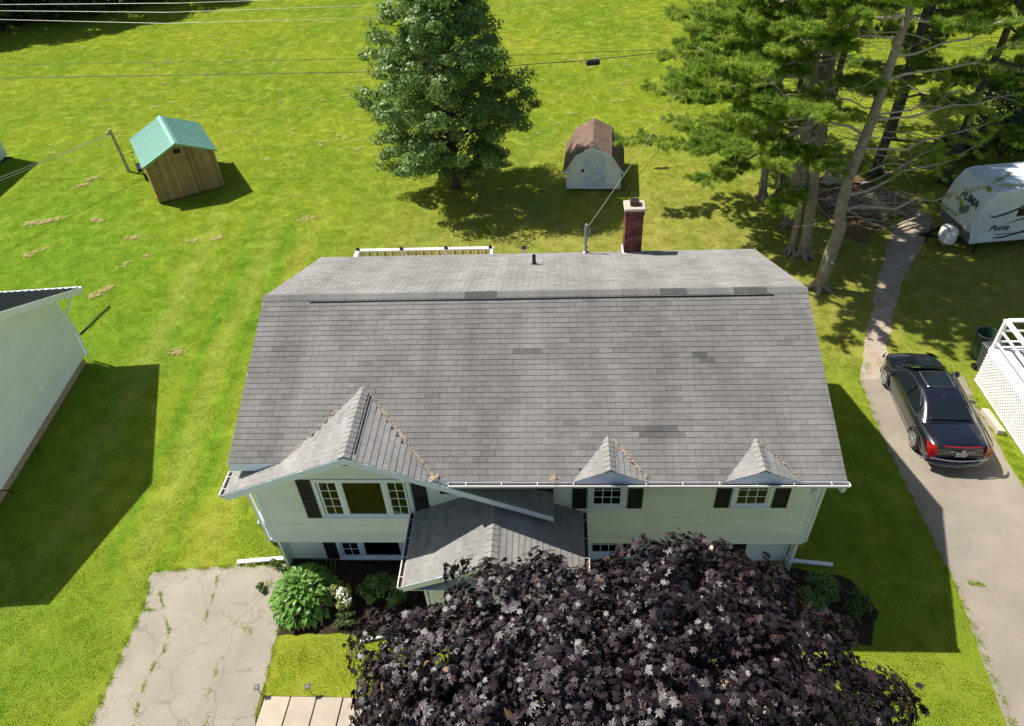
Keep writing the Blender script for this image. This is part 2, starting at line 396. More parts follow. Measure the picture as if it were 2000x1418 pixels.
g.add([(-S, -S, 0), (S, -S, 0), (S, S, 0), (-S, S, 0)], [(0, 1, 2, 3)]); lawn = struct(g.build('ground', M['lawn']))
struct(sheet('driveway', DRIVE_L, .012, M['asphalt'], wob=.035))
struct(sheet('driveway', DRIVE_R, .012, M['asphalt_r'], wob=.03))
struct(sheet('path', PATH, .008, M['gravel'], wob=.06))
struct(sheet('garden_bed', BED, .016, M['soil'], wob=.03))
struct(sheet('garden_bed', BED2, .016, M['soil'], wob=.04))
struct(sheet('needle_litter', FLOOR_G, .006, M['litter'], wob=.2))
# paved walk: every slab its own piece
wk = MB(); wk.box(.47, 14.5, -4.35, -2.70, .002, .010); walk = struct(wk.build('walkway', M['soil']))
sx = .50
while sx < 13.6:
    wdt = .605; b = MB(); tw = random.uniform(-.006, .006)
    b.obox((sx+wdt/2, -3.53, .028), (wdt/2-.012, tw, 0), (-tw+.03, .80, 0), (0, 0, .024), random.uniform(.92, 1.08))
    b.build('paver', M['paver'], walk); sx += wdt+.012
# dry straw clumps lying on the lawn
def straw(x, y, sxx, syy, rot, n):
    V = []; F = []; T = []
    u = rng.normal(0, .45, n)*sxx; v = rng.normal(0, .4, n)*syy
    px = x+u*math.cos(rot)-v*math.sin(rot); py = y+u*math.sin(rot)+v*math.cos(rot)
    a = rng.uniform(0, math.pi, n); L = rng.uniform(.05, .14, n); z = rng.uniform(.02, .07, n)
    d = np.stack([np.cos(a)*L, np.sin(a)*L, rng.normal(0, .01, n)], 1); s = np.stack([-np.sin(a)*.007, np.cos(a)*.007, np.zeros(n)], 1)
    k_ = (np.sin(px*17+py*5)+np.sin(py*23-px*7)+rng.normal(0, .7, n)) > .0; px, py, z, d, s = px[k_], py[k_], z[k_], d[k_], s[k_]; n = int(k_.sum())
    c = np.stack([px, py, z], 1); V = np.stack([c-d-s, c+d-s, c+d+s, c-d+s], 1).reshape(-1, 3)
    return V, rng.uniform(.7, 1.3, n)
VV = []; TT = []
for (x, y, a_, b_, r_, n_) in [(-17.6, 19.75, .5, .22, .5, 160), (-16.9, 19.9, .8, .25, .45, 300), (-14.5, 13.6, .25, .2, 0, 90), (-11.3, 13.95, .5, .18, .9, 200), (-11.5, 13.6, .35, .15, .3, 120),
    (-16.2, 16.8, .25, .2, 0, 70), (-15.9, 17.2, .5, .15, .5, 90), (-14.5, 19.9, .5, .2, -.4, 150), (-11.95, 18.2, .45, .25, 0, 130), (-4.2, 19.6, .7, .35, .2, 110), (-6.6, 9.9, .28, .25, 0, 120),
    (-16.9, 24.3, .5, .25, .6, 150), (-17.1, 23.5, .5, .2, .8, 120), (-11.3, 15.9, .5, .2, 1.0, 60), (-7.9, 18.0, .4, .25, .5, 90), (-10.6, 16.6, .25, .1, 0, 60), (16.3, 10.9, .35, .25, 0, 160), (16.1, 10.6, .2, .2, 0, 60),
    (-9.0, 17.8, .4, .3, .1, 60), (-.9, .92, .5, .08, .1, 90)]:
    v, t = straw(x, y, a_, b_, r_, n_); VV.append(v); TT.append(t)
for _ in range(520):       # clippings scattered over the back field
    x = rng.uniform(-22, 30); y = rng.uniform(26, 55)
    v, t = straw(x, y, rng.uniform(.12, .45), rng.uniform(.05, .16), rng.normal(0, .25), int(rng.integers(8, 34))); VV.append(v); TT.append(t)
V = np.concatenate(VV); n4 = len(V)//4
tag(npmesh('dry_straw', V, np.arange(n4*4).reshape(-1, 4), np.concatenate(TT), M['pallid']), 'dry cut grass lying in pale patches on the lawn', 'straw', kind='stuff')

# grass: short tufted patches instanced over the lawn
def grass_patch(size, nb, hmin, hmax, wd):
    p = rng.uniform(-size/2, size/2, (nb, 2)); a = rng.uniform(0, 2*math.pi, nb); h = rng.uniform(hmin, hmax, nb)
    ln = rng.normal(0, .5, (nb, 2))*h[:, None]
    c = np.stack([p[:, 0], p[:, 1], np.zeros(nb)], 1); s = np.stack([np.cos(a), np.sin(a), np.zeros(nb)], 1)*wd
    tip = c+np.stack([ln[:, 0], ln[:, 1], h], 1)
    V = np.stack([c-s, c+s, tip], 1).reshape(-1, 3); F = np.arange(nb*3).reshape(-1, 3)
    return V, F
V, F = grass_patch(.62, 520, .016, .036, .009)
tuft = npmesh('grass_tuft', V, F, np.ones(len(F)), M['blade'], link=False)
def lawn_points():
    pts = []
    xs = np.arange(-50, 50, .5)
    for y in np.arange(-5, 64, .5):
        px = xs+rng.uniform(-.2, .2, len(xs)); py = y+rng.uniform(-.2, .2, len(xs))
        pts.append(np.stack([px, py], 1))
    P = np.concatenate(pts)
    hx = 7.33+(P[:, 1]+10.34)*-.078; dpt = (P[:, 1]+10.3)*.76+10.8
    keep = np.abs(P[:, 0]-hx) < dpt*.74+1
    for poly in (DRIVE_L, DRIVE_R, PATH, BED, BED2, FLOOR_G, [(.25, 1.1), (13.1, 1.1), (13.1, 8.5), (.25, 8.5)], [(4.4, -1.2), (7.6, -1.2), (7.6, 1), (4.4, 1)],
                 [(.3, -4.4), (14.6, -4.4), (14.6, -2.55), (.3, -2.55)], [(-20, 9.2), (-9.9, 9.2), (-9.0, 0), (-20, 0)]):
        keep &= ~inside(poly, P[:, 0], P[:, 1])
    return P[keep]
LP = lawn_points()
def scatter(name, pts, inst, mt, smin=.8, smax=1.25):
    me = bpy.data.meshes.new(name); me.vertices.add(len(pts))
    me.vertices.foreach_set('co', np.concatenate([pts, np.full((len(pts), 1), -.004)], 1).astype(np.float32).ravel()); me.update()
    o = bpy.data.objects.new(name, me); COL.objects.link(o); me.materials.append(mt)
    ng = bpy.data.node_groups.new(name, 'GeometryNodeTree')
    ng.interface.new_socket('Geometry', in_out='INPUT', socket_type='NodeSocketGeometry'); ng.interface.new_socket('Geometry', in_out='OUTPUT', socket_type='NodeSocketGeometry')
    N = ng.nodes; gi = N.new('NodeGroupInput'); go = N.new('NodeGroupOutput'); mp = N.new('GeometryNodeMeshToPoints'); ip = N.new('GeometryNodeInstanceOnPoints')
    ob = N.new('GeometryNodeObjectInfo'); ob.inputs[0].default_value = inst
    rv = N.new('FunctionNodeRandomValue'); rv.data_type = 'FLOAT_VECTOR'; rv.inputs[0].default_value = (0, 0, 0); rv.inputs[1].default_value = (0, 0, 6.283)
    rs = N.new('FunctionNodeRandomValue'); rs.data_type = 'FLOAT'; rs.inputs[2].default_value = smin; rs.inputs[3].default_value = smax
    L = ng.links; L.new(gi.outputs[0], mp.inputs[0]); L.new(mp.outputs[0], ip.inputs['Points']); L.new(ob.outputs['Geometry'], ip.inputs['Instance'])
    L.new(rv.outputs[0], ip.inputs['Rotation']); L.new(rs.outputs[1], ip.inputs['Scale']); L.new(ip.outputs[0], go.inputs[0])
    md = o.modifiers.new('scatter', 'NODES'); md.node_group = ng; return o
tag(scatter('grass', LP, tuft, M['blade']), 'short mown grass covering the lawns', 'grass', kind='stuff')
# grass growing in the driveway cracks
def crack_line(pts, n, wd, hh=.06):
    P = [Vector(p) for p in pts]; seg = [(P[i], P[i+1]) for i in range(len(P)-1)]; wts = np.array([(b-a).length for a, b in seg]); wts /= wts.sum()
    idx = rng.choice(len(seg), n, p=wts); t = rng.uniform(0, 1, n)
    c = np.array([list(seg[i][0].lerp(seg[i][1], tt)) for i, tt in zip(idx, t)])+rng.normal(0, wd, (n, 2))
    clump = np.sin(c[:, 0]*9+c[:, 1]*13)+rng.normal(0, .5, n) > -.1; c = c[clump]; n = len(c)
    a = rng.uniform(0, 6.28, n); h = rng.uniform(.02, hh, n); s = np.stack([np.cos(a), np.sin(a), np.zeros(n)], 1)*.009
    b = np.concatenate([c, np.full((n, 1), .012)], 1); ln = rng.normal(0, .04, (n, 2)); tip = b+np.concatenate([ln, h[:, None]], 1)
    return np.stack([b-s, b+s, tip], 1).reshape(-1, 3)
CR = [([(-3.16, 0.08), (-2.84, -0.52), (-2.44, -1.08), (-2.33, -1.62), (-2.45, -2.01), (-2.48, -2.39), (-2.45, -2.88), (-2.34, -3.34), (-2.3, -4)], 800, .022),
      ([(-1.75, 0.52), (-1.67, 0.09), (-1.62, -0.5), (-1.62, -0.79)], 200, .013), ([(-0.81, -1.73), (-0.87, -1.99), (-0.86, -2.37), (-0.85, -2.73), (-0.66, -3.2), (-.6, -4)], 220, .016),
      ([(-3.3, -.55), (-2.84, -.52)], 160, .02), ([(.36, -1.0), (.45, -3.4)], 500, .03), ([(-.3, .1), (-.25, .25)], 90, .06), ([(17.55, .42), (18.0, .38)], 200, .05),
      ([(-.55, .85), (.1, .8)], 260, .09), ([(-.95, -.9), (-.3, -1.1)], 120, .05), ([(20.5, 7.3), (20.65, 5.2), (20.55, 3.2)], 2600, .10)]
V = np.concatenate([crack_line(*c) for c in CR])
V2 = np.concatenate([crack_line([(-3.6, .45), (-3.38, -.3), (-3.38, -1.2), (-3.34, -3.5)], 1800, .05), crack_line([(-3.5, .62), (.05, .86)], 1500, .04), crack_line([(17.3, 8), (17.18, 5.1), (17.25, 0), (17, -4)], 2500, .05)])
V = np.concatenate([V, V2])
tag(npmesh('weeds', V, np.arange(len(V)).reshape(-1, 3), np.ones(len(V)//3), M['blade']), 'weeds and grass growing in driveway cracks and along its edges', 'weeds', kind='stuff')
# ---------------- the house ----------------
HE, HR, HD, HL = 4.45, 6.184, 9.088, 13.4
MS = (HR-HE)/(HD/2)
GA, GB = .405, .452            # front gable slopes, left and right
WY = .64; LY = 1.0             # upper wall plane, lower wall plane
ZC = 1.33
house = thing('house', 'raised bungalow with grey shingle roof, cream siding, black shutters and brick chimney', 'house', (6.7, 4.8, 0))

def clip_poly(sub, clip):
    def ins(p, a, b): return (b[0]-a[0])*(p[1]-a[1])-(b[1]-a[1])*(p[0]-a[0]) >= -1e-9
    out = sub; n = len(clip)
    for i in range(n):
        a, b = clip[i], clip[(i+1) % n]; inp = out; out = []
        if not inp: break
        s_ = inp[-1]
        for e in inp:
            si, ei = ins(s_, a, b), ins(e, a, b)
            if si != ei:
                x1, y1, x2, y2 = s_[0], s_[1], e[0], e[1]; dx, dy = b[0]-a[0], b[1]-a[1]
                den = dx*(y2-y1)-dy*(x2-x1); t = (dy*(x1-a[0])-dx*(y1-a[1]))/den if abs(den) > 1e-12 else 0
                out.append((x1+t*(x2-x1), y1+t*(y2-y1)))
            if ei: out.append(e)
            s_ = e
    return out
def area2(P): return sum(P[i][0]*P[(i+1) % len(P)][1]-P[(i+1) % len(P)][0]*P[i][1] for i in range(len(P)))/2
SHG = []      # every shingle of the house: (distance score, verts, faces, tint, parent)
def shingle_plane(O, u, v, poly3, parent, store, course=.143, tab=.334, thick=.0105, skip=None, tintf=None, jit=.006, gap=.0028):
    O = Vector(O); u = Vector(u).normalized(); v = Vector(v).normalized(); n = u.cross(v).normalized()
    if n.z < 0: n = -n
    P = [((Vector(p)-O).dot(u), (Vector(p)-O).dot(v)) for p in poly3]
    if area2(P) < 0: P.reverse()
    umin = min(p[0] for p in P); umax = max(p[0] for p in P); vmin = min(p[1] for p in P); vmax = max(p[1] for p in P)
    r = 0; v0 = vmin
    while v0 < vmax-.01:
        v1 = v0+course; ua = umin-tab+(r % 2)*tab*.5+random.uniform(-jit, jit)*2
        dv = random.uniform(-.003, .003)
        while ua < umax:
            g_ = gap; rect = [(ua+g_, v0+dv), (ua+tab-g_, v0+dv), (ua+tab-g_, v1+.004), (ua+g_, v1+.004)]
            q = clip_poly(rect, P); ua += tab
            if len(q) < 3 or abs(area2(q)) < .0006: continue
            ce = O+u*sum(a for a, _ in q)/len(q)+v*sum(b for _, b in q)/len(q)
            if skip and skip(ce): continue
            h0 = thick*random.uniform(.85, 1.2)
            top = [O+u*a+v*b+n*(.004+h0*max(0, 1-(b-v0)/course)) for a, b in q]; bot = [O+u*a+v*b-n*.002 for a, b in q]
            k = len(q); fs = [tuple(range(k))]+[(i, i+k, (i+1) % k+k, (i+1) % k) for i in range(k)]
            ti = random.gauss(1, .045) if random.random() > .04 else random.uniform(.78, .9)
            if tintf: ti *= tintf(ce)
            sc = abs(area2(q))*max(.05, (Vector(CAM)-ce).normalized().dot(n))/((Vector(CAM)-ce).length**2)
            store.append((sc, top+bot, fs, ti, parent))
        v0 = v1; r += 1
def ridge_caps(a, b, nl, nr, wd, parent, name='ridge_cap', ex=.16, mt=None, tintf=None):
    """folded cap pieces along the ridge a->b; nl/nr: unit vectors down each slope"""
    a = Vector(a); b = Vector(b); L = (b-a).length; d = (b-a)/L; nl = Vector(nl).normalized(); nr = Vector(nr).normalized(); x = 0
    while x < L-.02:
        x1 = min(L, x+ex+.01); m_ = MB(); t0 = .030; t1 = .018; up_ = Vector((0, 0, 1))
        p = lambda s, w_, n_, h: a+d*s+n_*w_+up_*h
        vs = [p(x, wd, nl, t0-.004), p(x, .05, nl, t0+.006), p(x, 0, nl, t0+.012), p(x, .05, nr, t0+.006), p(x, wd, nr, t0-.004),
              p(x1, wd, nl, t1-.006), p(x1, .05, nl, t1+.004), p(x1, 0, nl, t1+.01), p(x1, .05, nr, t1+.004), p(x1, wd, nr, t1-.006)]
        lo = [v_-up_*.022 for v_ in vs]
        fs = [(0, 1, 6, 5), (1, 2, 7, 6), (2, 3, 8, 7), (3, 4, 9, 8)] + [(i, i+1, i+11, i+10) for i in range(4)] + [(0, 5, 15, 10), (4, 14, 19, 9)]
        tt = random.gauss(1.04, .04)*(tintf(a+d*x) if tintf else 1)
        m_.add(vs+lo, fs, tt); m_.build(name, mt or M['shingle'], parent); x += ex
def slab(poly, d, name, mt, parent): m_ = MB(); m_.prism(poly, d); return m_.build(name, mt, parent)

# --- main roof ---
V3 = Vector
vf = V3((0, 1, MS)).normalized(); nb_ = V3((0, -1, MS)).normalized()
mroof = slab([(0, 0.0, HE), (0, HD/2, HR), (0, HD, HE), (0, HD, HE-.14), (0, HD/2, HR-.14), (0, 0, HE-.14)], (0, 0, 0), 'x', M['felt'], house) if 0 else None
mm = MB()
def roof_slab(P, th=.13): mm.prism(P, (0, 0, -th))
roof_slab([(4.6, 0, HE), (HL, 0, HE), (HL, HD/2, HR), (4.6, HD/2, HR)])
roof_slab([(0, .4, HE+.4*MS), (4.6, .4, HE+.4*MS), (4.6, HD/2, HR), (0, HD/2, HR)])
roof_slab([(0, HD/2, HR), (HL, HD/2, HR), (HL, HD, HE), (0, HD, HE)])
mroof = mm.build('roof', M['felt'], house)
def under_gable(c):
    if c.y < 0 : return False
    zm = HE+MS*c.y
    zg = 5.26-(GA*(2.84-c.x) if c.x < 2.84 else GB*(c.x-2.84))
    if zg > zm+.10 and -.1 < c.x < 7.2: return True
    for cx, zp, hw in ((8.46, 4.80, .80), (11.67, 4.775, .80)):
        if abs(c.x-cx) < hw and zp-(zp-4.45)/hw*abs(c.x-cx) > zm+.06: return True
    return False
PATCHES = [(6.35, 7.0, 2.95, 3.1, .60), (10.62, 10.95, 2.72, 2.86, .58), (9.1, 10.15, 1.08, 1.22, .60), (9.3, 10.0, .94, 1.08, .66), (3.15, 3.5, 2.6, 2.9, .86), (2.6, 3.0, 1.9, 2.4, .86), (2.2, 2.6, 3.6, 3.9, .88)]
def main_tint(c):
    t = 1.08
    for x0, x1, y0, y1, k in PATCHES:
        if x0 <= c.x <= x1 and y0 <= c.y <= y1: t *= k
    t *= 1-.14*math.exp(-((c.x-5.35)/.30)**2)*(1 if c.y > 1.6 else .4)
    t *= 1-.07*math.exp(-((c.x-9.7)/.8)**2)-.05*math.exp(-((c.x-2.7)/.35)**2)
    return t
shingle_plane((0, 0, HE), (1, 0, 0), vf, [(0, .385, HE+.385*MS), (4.63, .385, HE+.385*MS), (HL+.02, .385, HE+.385*MS), (HL+.02, HD/2, HR), (0, HD/2, HR)][0:1]+[(HL+.02, .385, HE+.385*MS), (HL+.02, HD/2, HR), (-.02, HD/2, HR)], mroof, SHG, skip=under_gable, tintf=main_tint) if 0 else None
# rows must line up across the notch at the left, so one grid over the whole slope with a skip test
shingle_plane((0, 0, HE), (1, 0, 0), vf, [(-.02, -.02, HE-.02*MS), (HL+.02, -.02, HE-.02*MS), (HL+.02, HD/2, HR), (-.02, HD/2, HR)], mroof, SHG,
              skip=lambda c: under_gable(c) or (c.x < 2.84 and c.y < .36), tintf=main_tint)
shingle_plane((0, HD, HE), (1, 0, 0), nb_, [(-.02, HD+.02, HE-.02*MS), (HL+.02, HD+.02, HE-.02*MS), (HL+.02, HD/2, HR), (-.02, HD/2, HR)], mroof, SHG, tintf=lambda c: 1.5*random.uniform(.94, 1.06), gap=.006)  # back slope tinted lighter: its stronger sunlight is put into the colour
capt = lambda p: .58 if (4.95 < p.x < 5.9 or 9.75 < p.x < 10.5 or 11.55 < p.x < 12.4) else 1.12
ridge_caps((-.02, HD/2, HR+.004), (HL+.02, HD/2, HR+.004), -vf, -nb_, .15, mroof, ex=.160, tintf=capt)
# the ridge vent gap along the front of the caps
b = MB(); b.tube([(x, HD/2-.19-.006*math.sin(x*1.3), HR-.19*MS+.025) for x in np.linspace(1.2, HL-.8, 30)], .013, 5); b.build('ridge_flashing', M['black'], mroof)
# rake boards, fascia
t = MB()
for x0, x1 in ((-.03, -.002), (HL+.002, HL+.03)):
    y0 = .4 if x0 < 0 else 0
    t.prism([(x0, y0, HE+y0*MS-.02), (x0, HD/2, HR-.02), (x0, HD/2, HR-.2), (x0, y0, HE+y0*MS-.2)], (x1-x0, 0, 0))
    t.prism([(x0, HD, HE-.02), (x0, HD/2, HR-.02), (x0, HD/2, HR-.2), (x0, HD, HE-.2)], (x1-x0, 0, 0))
t.box(4.7, HL+.03, -.03, -.002, HE-.19, HE-.01); t.box(-.03, 1.2, .372, .398, HE+.4*MS-.26, HE+.4*MS-.01); t.box(-.03, HL+.03, HD+.002, HD+.03, HE-.19, HE-.01)
t.box(4.7, HL, 0.0, WY, HE-.19, HE-.175); t.box(0, 1.4, .4, WY+.2, HE-.12, HE-.105)
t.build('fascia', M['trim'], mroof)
# chimney
chim_o = MB(); CX0, CX1, CY0, CY1 = 9.43, 9.95, 8.86, 9.34; CZ1 = 5.98
chim_o.box(CX0+.012, CX1-.012, CY0+.012, CY1-.012, 4.1, CZ1)
chim = chim_o.build('chimney', M['mortar'], house)
proto = {}
def brick(cx, cy, cz, lx, ly, tintv):
    k = (round(lx, 3), round(ly, 3), round(tintv, 1))
    if k not in proto:
        b = MB(); b.obox((0, 0, 0), (lx/2, 0, 0), (0, ly/2, 0), (0, 0, .029), k[2]); o = b.build('brick', M['brick'], chim, local=True); proto[k] = o.data
    else:
        o = bpy.data.objects.new('brick', proto[k]); COL.objects.link(o); o.parent = chim
    o.location = Vector((cx, cy, cz))-house.location
row = 0; z = 4.30
while z < CZ1-.02:
    off = .105 if row % 2 else 0; zz = z+.032
    grow = .022 if z > CZ1-.22 else 0
    for (fy, sg) in ((CY0+.02-grow, 1), (CY1-.02+grow, -1)):
        x = CX0-off-grow
        while x < CX1+grow-.02:
            xa = max(x, CX0-grow); xb = min(x+.20, CX1+grow)
            if xb-xa > .03 and (sg > 0 or True): brick((xa+xb)/2, fy, zz, xb-xa, .04, random.choice((.6, .8, 1.0, 1.2, 1.5)))
            x += .212
    for fx in (CX0+.02-grow, CX1-.02+grow):
        y = CY0+.045-(.105 if not row % 2 else 0)
        while y < CY1-.05:
            ya = max(y, CY0+.045); yb = min(y+.20, CY1-.045)
            if yb-ya > .03: brick(fx, (ya+yb)/2, zz, .04, yb-ya, random.choice((.6, .8, 1.0, 1.2, 1.5)))
            y += .212
    z += .0685; row += 1
b = MB(); b.box(CX0-.05, CX1+.05, CY0-.05, CY1+.05, CZ1+.003, CZ1+.05); b.box(CX0-.035, CX1+.035, CY0-.035, CY1+.035, CZ1+.05, CZ1+.075); b.build('crown', M['concrete'], chim)
b = MB(); b.box(9.56, 9.82, 9.0, 9.26, CZ1+.05, CZ1+.075+.14); b.build('flue', M['clay'], chim)
b = MB(); b.box(9.585, 9.795, 9.025, 9.235, CZ1+.212, CZ1+.2175); b.build('flue_opening', M['black'], chim)
b = MB(); b.box(CX0-.03, CX1+.03, CY0-.07, CY1, HE+(HD-CY0)*MS-.12, HE+(HD-CY0)*MS+.03); b.build('flashing', M['trim'], chim)
# vent pipe and service mast
zv = HE+(HD-7.6)*MS
b = MB(); b.lathe((6.74, 7.6, zv-.02), [(.052, 0), (.052, .34), (.04, .34), (.04, .2), (0, .2)], 14); b.lathe((6.74, 7.6, zv), [(.10, .0), (.07, .05), (.05, .07)], 14); b.build('vent_pipe', M['black'], house, smooth=False)
b = MB(); b.tube([(8.28, 9.0, 4.3), (8.27, 9.0, 5.42), (8.285, 8.97, 5.50), (8.32, 8.94, 5.49)], [.038, .038, .045, .03], 10); b.lathe((8.28, 9.0, 4.49), [(.13, 0), (.10, .04), (.045, .09)], 12)
b.tube([(8.32, 9.02, 5.38), (8.38, 9.04, 5.25), (8.34, 9.0, 5.05), (8.31, 9.0, 4.9)], .012, 5); b.tube([(8.33, 9.0, 5.42), (8.42, 9.02, 5.30), (8.36, 9.0, 5.15)], .010, 5)
b.tube([(8.30, 8.96, 4.75), (8.33, 8.96, 4.7)], .03, 6); b.build('service_mast', M['pipe'], house)

# --- front gable roof ---
GP = (2.84, 5.26); GF = -.05; GL = -.1; GR = 7.23
zl = GP[1]-GA*(GP[0]-GL); zr = GP[1]-GB*(GR-GP[0])
mm = MB()
roof_slab([(GP[0], 2.12, GP[1]), (GP[0], GF, GP[1]), (GL, GF, zl), (GL, .66, zl)], .10)
roof_slab([(GP[0], GF, GP[1]), (GP[0], 2.12, GP[1]), (GR, .635, zr), (GR, GF, zr)], .10)
groof = mm.build('roof', M['felt'], house)
ul = V3((0, 1, 0)); vl = V3((1, 0, GA)).normalized(); vr = V3((-1, 0, GB)).normalized()
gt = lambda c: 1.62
def over_main(c): return c.z < HE+MS*c.y-.03 and c.y > 0.02 and (c.x < 4.5 or c.y > .64) and not (c.x < 1.2 and c.y < .66)
shingle_plane((GL, GF-.02, zl), ul, vl, [(GL-.02, GF-.02, zl-.02*GA), (GP[0], GF-.02, GP[1]), (GP[0], 2.14, GP[1]), (GL-.02, .68, zl)], groof, SHG, skip=over_main, tintf=gt)
shingle_plane((GR, GF-.02, zr), ul, vr, [(GR+.02, GF-.02, zr-.02*GB), (GP[0], GF-.02, GP[1]), (GP[0], 2.14, GP[1]), (GR+.02, .63, zr)], groof, SHG, skip=over_main, tintf=gt)
ridge_caps((GP[0], GF-.02, GP[1]+.006), (GP[0], 2.15, GP[1]+.006), -vl, -vr, .15, groof, ex=.15, tintf=lambda p: 1.55)
b = MB(); b.tube([(GP[0]+.19, y, GP[1]-.19*GB+.024) for y in np.linspace(.1, 2.0, 12)], .010, 5); b.build('ridge_flashing', M['black'], groof)
t = MB(); fh = .21
t.prism([(GL-.03, GF-.03, zl-.02), (GP[0], GF-.03, GP[1]-.005), (GP[0], GF-.03, GP[1]-fh), (GL-.03, GF-.03, zl-.02-fh)], (0, .028, 0))
t.prism([(GP[0], GF-.03, GP[1]-.005), (GR+.02, GF-.03, zr-.012), (GR+.02, GF-.03, zr-.012-fh*.72), (GP[0], GF-.03, GP[1]-fh)], (0, .028, 0))
t.box(GL-.028, GL-.002, GF-.002, .66, zl-.19, zl-.01)
t.prism([(GL, GF, zl-.19), (GP[0], GF, GP[1]-.19), (GP[0], GF, GP[1]-.20), (GL, GF, zl-.20)], (0, WY-GF, 0)); t.prism([(GP[0], GF, GP[1]-.19), (GR, GF, zr-.16), (GR, GF, zr-.17), (GP[0], GF, GP[1]-.20)], (0, WY-GF-.01, 0))
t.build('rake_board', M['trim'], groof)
# wide dark wall panel and stepped flashing at the gable roof's low end
b = MB(); z0 = zr
b.box(4.6, 6.98, WY-.032, WY-.022, 3.25, 4.2); b.box(6.98, 7.25, WY-.032, WY-.022, zr-.02, zr+.22)
b.build('dark_panel_flashing', M['felt'], groof)

# --- dormers ---
for (dx, zp, hw, yb) in ((8.46, 4.80, .80, .93), (11.67, 4.775, .80, .86)):
    mm = MB(); s = (zp-4.43)/hw
    roof_slab([(dx, yb, zp), (dx, -.03, zp), (dx-hw, -.03, 4.43), (dx-hw, .02, 4.43)], .05); roof_slab([(dx, -.03, zp), (dx, yb, zp), (dx+hw, .02, 4.43), (dx+hw, -.03, 4.43)], .05)
    dr = mm.build('dormer', M['felt'], house)
    va = V3((1, 0, s)).normalized(); vb = V3((-1, 0, s)).normalized(); sk_ = lambda c: c.z < HE+MS*c.y-.02 and c.y > .02
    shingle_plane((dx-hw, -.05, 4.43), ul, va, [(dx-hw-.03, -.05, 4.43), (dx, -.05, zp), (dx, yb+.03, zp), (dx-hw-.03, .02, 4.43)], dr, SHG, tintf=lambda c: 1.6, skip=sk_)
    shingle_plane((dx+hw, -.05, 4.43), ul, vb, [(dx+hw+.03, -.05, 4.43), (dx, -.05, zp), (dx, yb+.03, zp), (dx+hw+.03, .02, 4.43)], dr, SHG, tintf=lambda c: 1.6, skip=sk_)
    ridge_caps((dx, -.05, zp+.004), (dx, yb+.02, zp+.004), -va, -vb, .13, dr, ex=.14, tintf=lambda p: 1.55)
    b = MB(); b.prism([(dx-hw, -.045, 4.42), (dx, -.045, zp-.01), (dx+hw, -.045, 4.42)], (0, .02, 0)); b.build('gable_panel', M['trim'], dr)

# --- porch ---
PX, PZ, PE, PHW, PF = 5.92, 3.46, 2.6, 1.98, -1.42
ps = (PZ-PE)/PHW; mm = MB()
roof_slab([(PX, .635, PZ), (PX, PF, PZ), (PX-PHW, PF, PE), (PX-PHW, .635, PE)], .10); roof_slab([(PX, PF, PZ), (PX, .635, PZ), (PX+PHW, .635, PE), (PX+PHW, PF, PE)], .10)
proof = mm.build('porch_roof', M['felt'], house)
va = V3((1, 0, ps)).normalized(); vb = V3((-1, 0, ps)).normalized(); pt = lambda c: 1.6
shingle_plane((PX-PHW, PF-.02, PE), ul, va, [(PX-PHW-.02, PF-.02, PE), (PX, PF-.02, PZ), (PX, .63, PZ), (PX-PHW-.02, .63, PE)], proof, SHG, tintf=pt)
shingle_plane((PX+PHW, PF-.02, PE), ul, vb, [(PX+PHW+.02, PF-.02, PE), (PX, PF-.02, PZ), (PX, .63, PZ), (PX+PHW+.02, .63, PE)], proof, SHG, tintf=pt)
ridge_caps((PX, PF-.02, PZ+.006), (PX, .62, PZ+.006), -va, -vb, .15, proof, ex=.15, tintf=lambda p: 1.55)
t = MB()
t.prism([(PX-PHW-.03, PF-.03, PE-.01), (PX, PF-.03, PZ-.005), (PX, PF-.03, PZ-.2), (PX-PHW-.03, PF-.03, PE-.2)], (0, .028, 0)); t.prism([(PX, PF-.03, PZ-.005), (PX+PHW+.03, PF-.03, PE-.01), (PX+PHW+.03, PF-.03, PE-.2), (PX, PF-.03, PZ-.2)], (0, .028, 0))
t.box(PX-PHW, PX+PHW, PF, .6, PE-.20, PE-.18); t.box(PX-PHW-.028, PX-PHW-.002, PF-.002, .62, PE-.19, PE-.01); t.box(PX+PHW+.002, PX+PHW+.028, PF-.002, .62, PE-.19, PE-.01)
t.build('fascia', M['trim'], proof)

# --- shingle objects: the 300 that show largest are pieces of their own ---
SHG.sort(key=lambda s: -s[0])
for sc, vs, fs, ti, par in SHG[:300]:
    b = MB(); b.add(vs, fs, ti); b.build('shingle', M['shingle'], par)
rest = {}
for sc, vs, fs, ti, par in SHG[300:]: rest.setdefault(par, MB()).add(vs, fs, ti)
for par, b in rest.items(): stuff(b.build('shingle_field', M['shingle'], par))
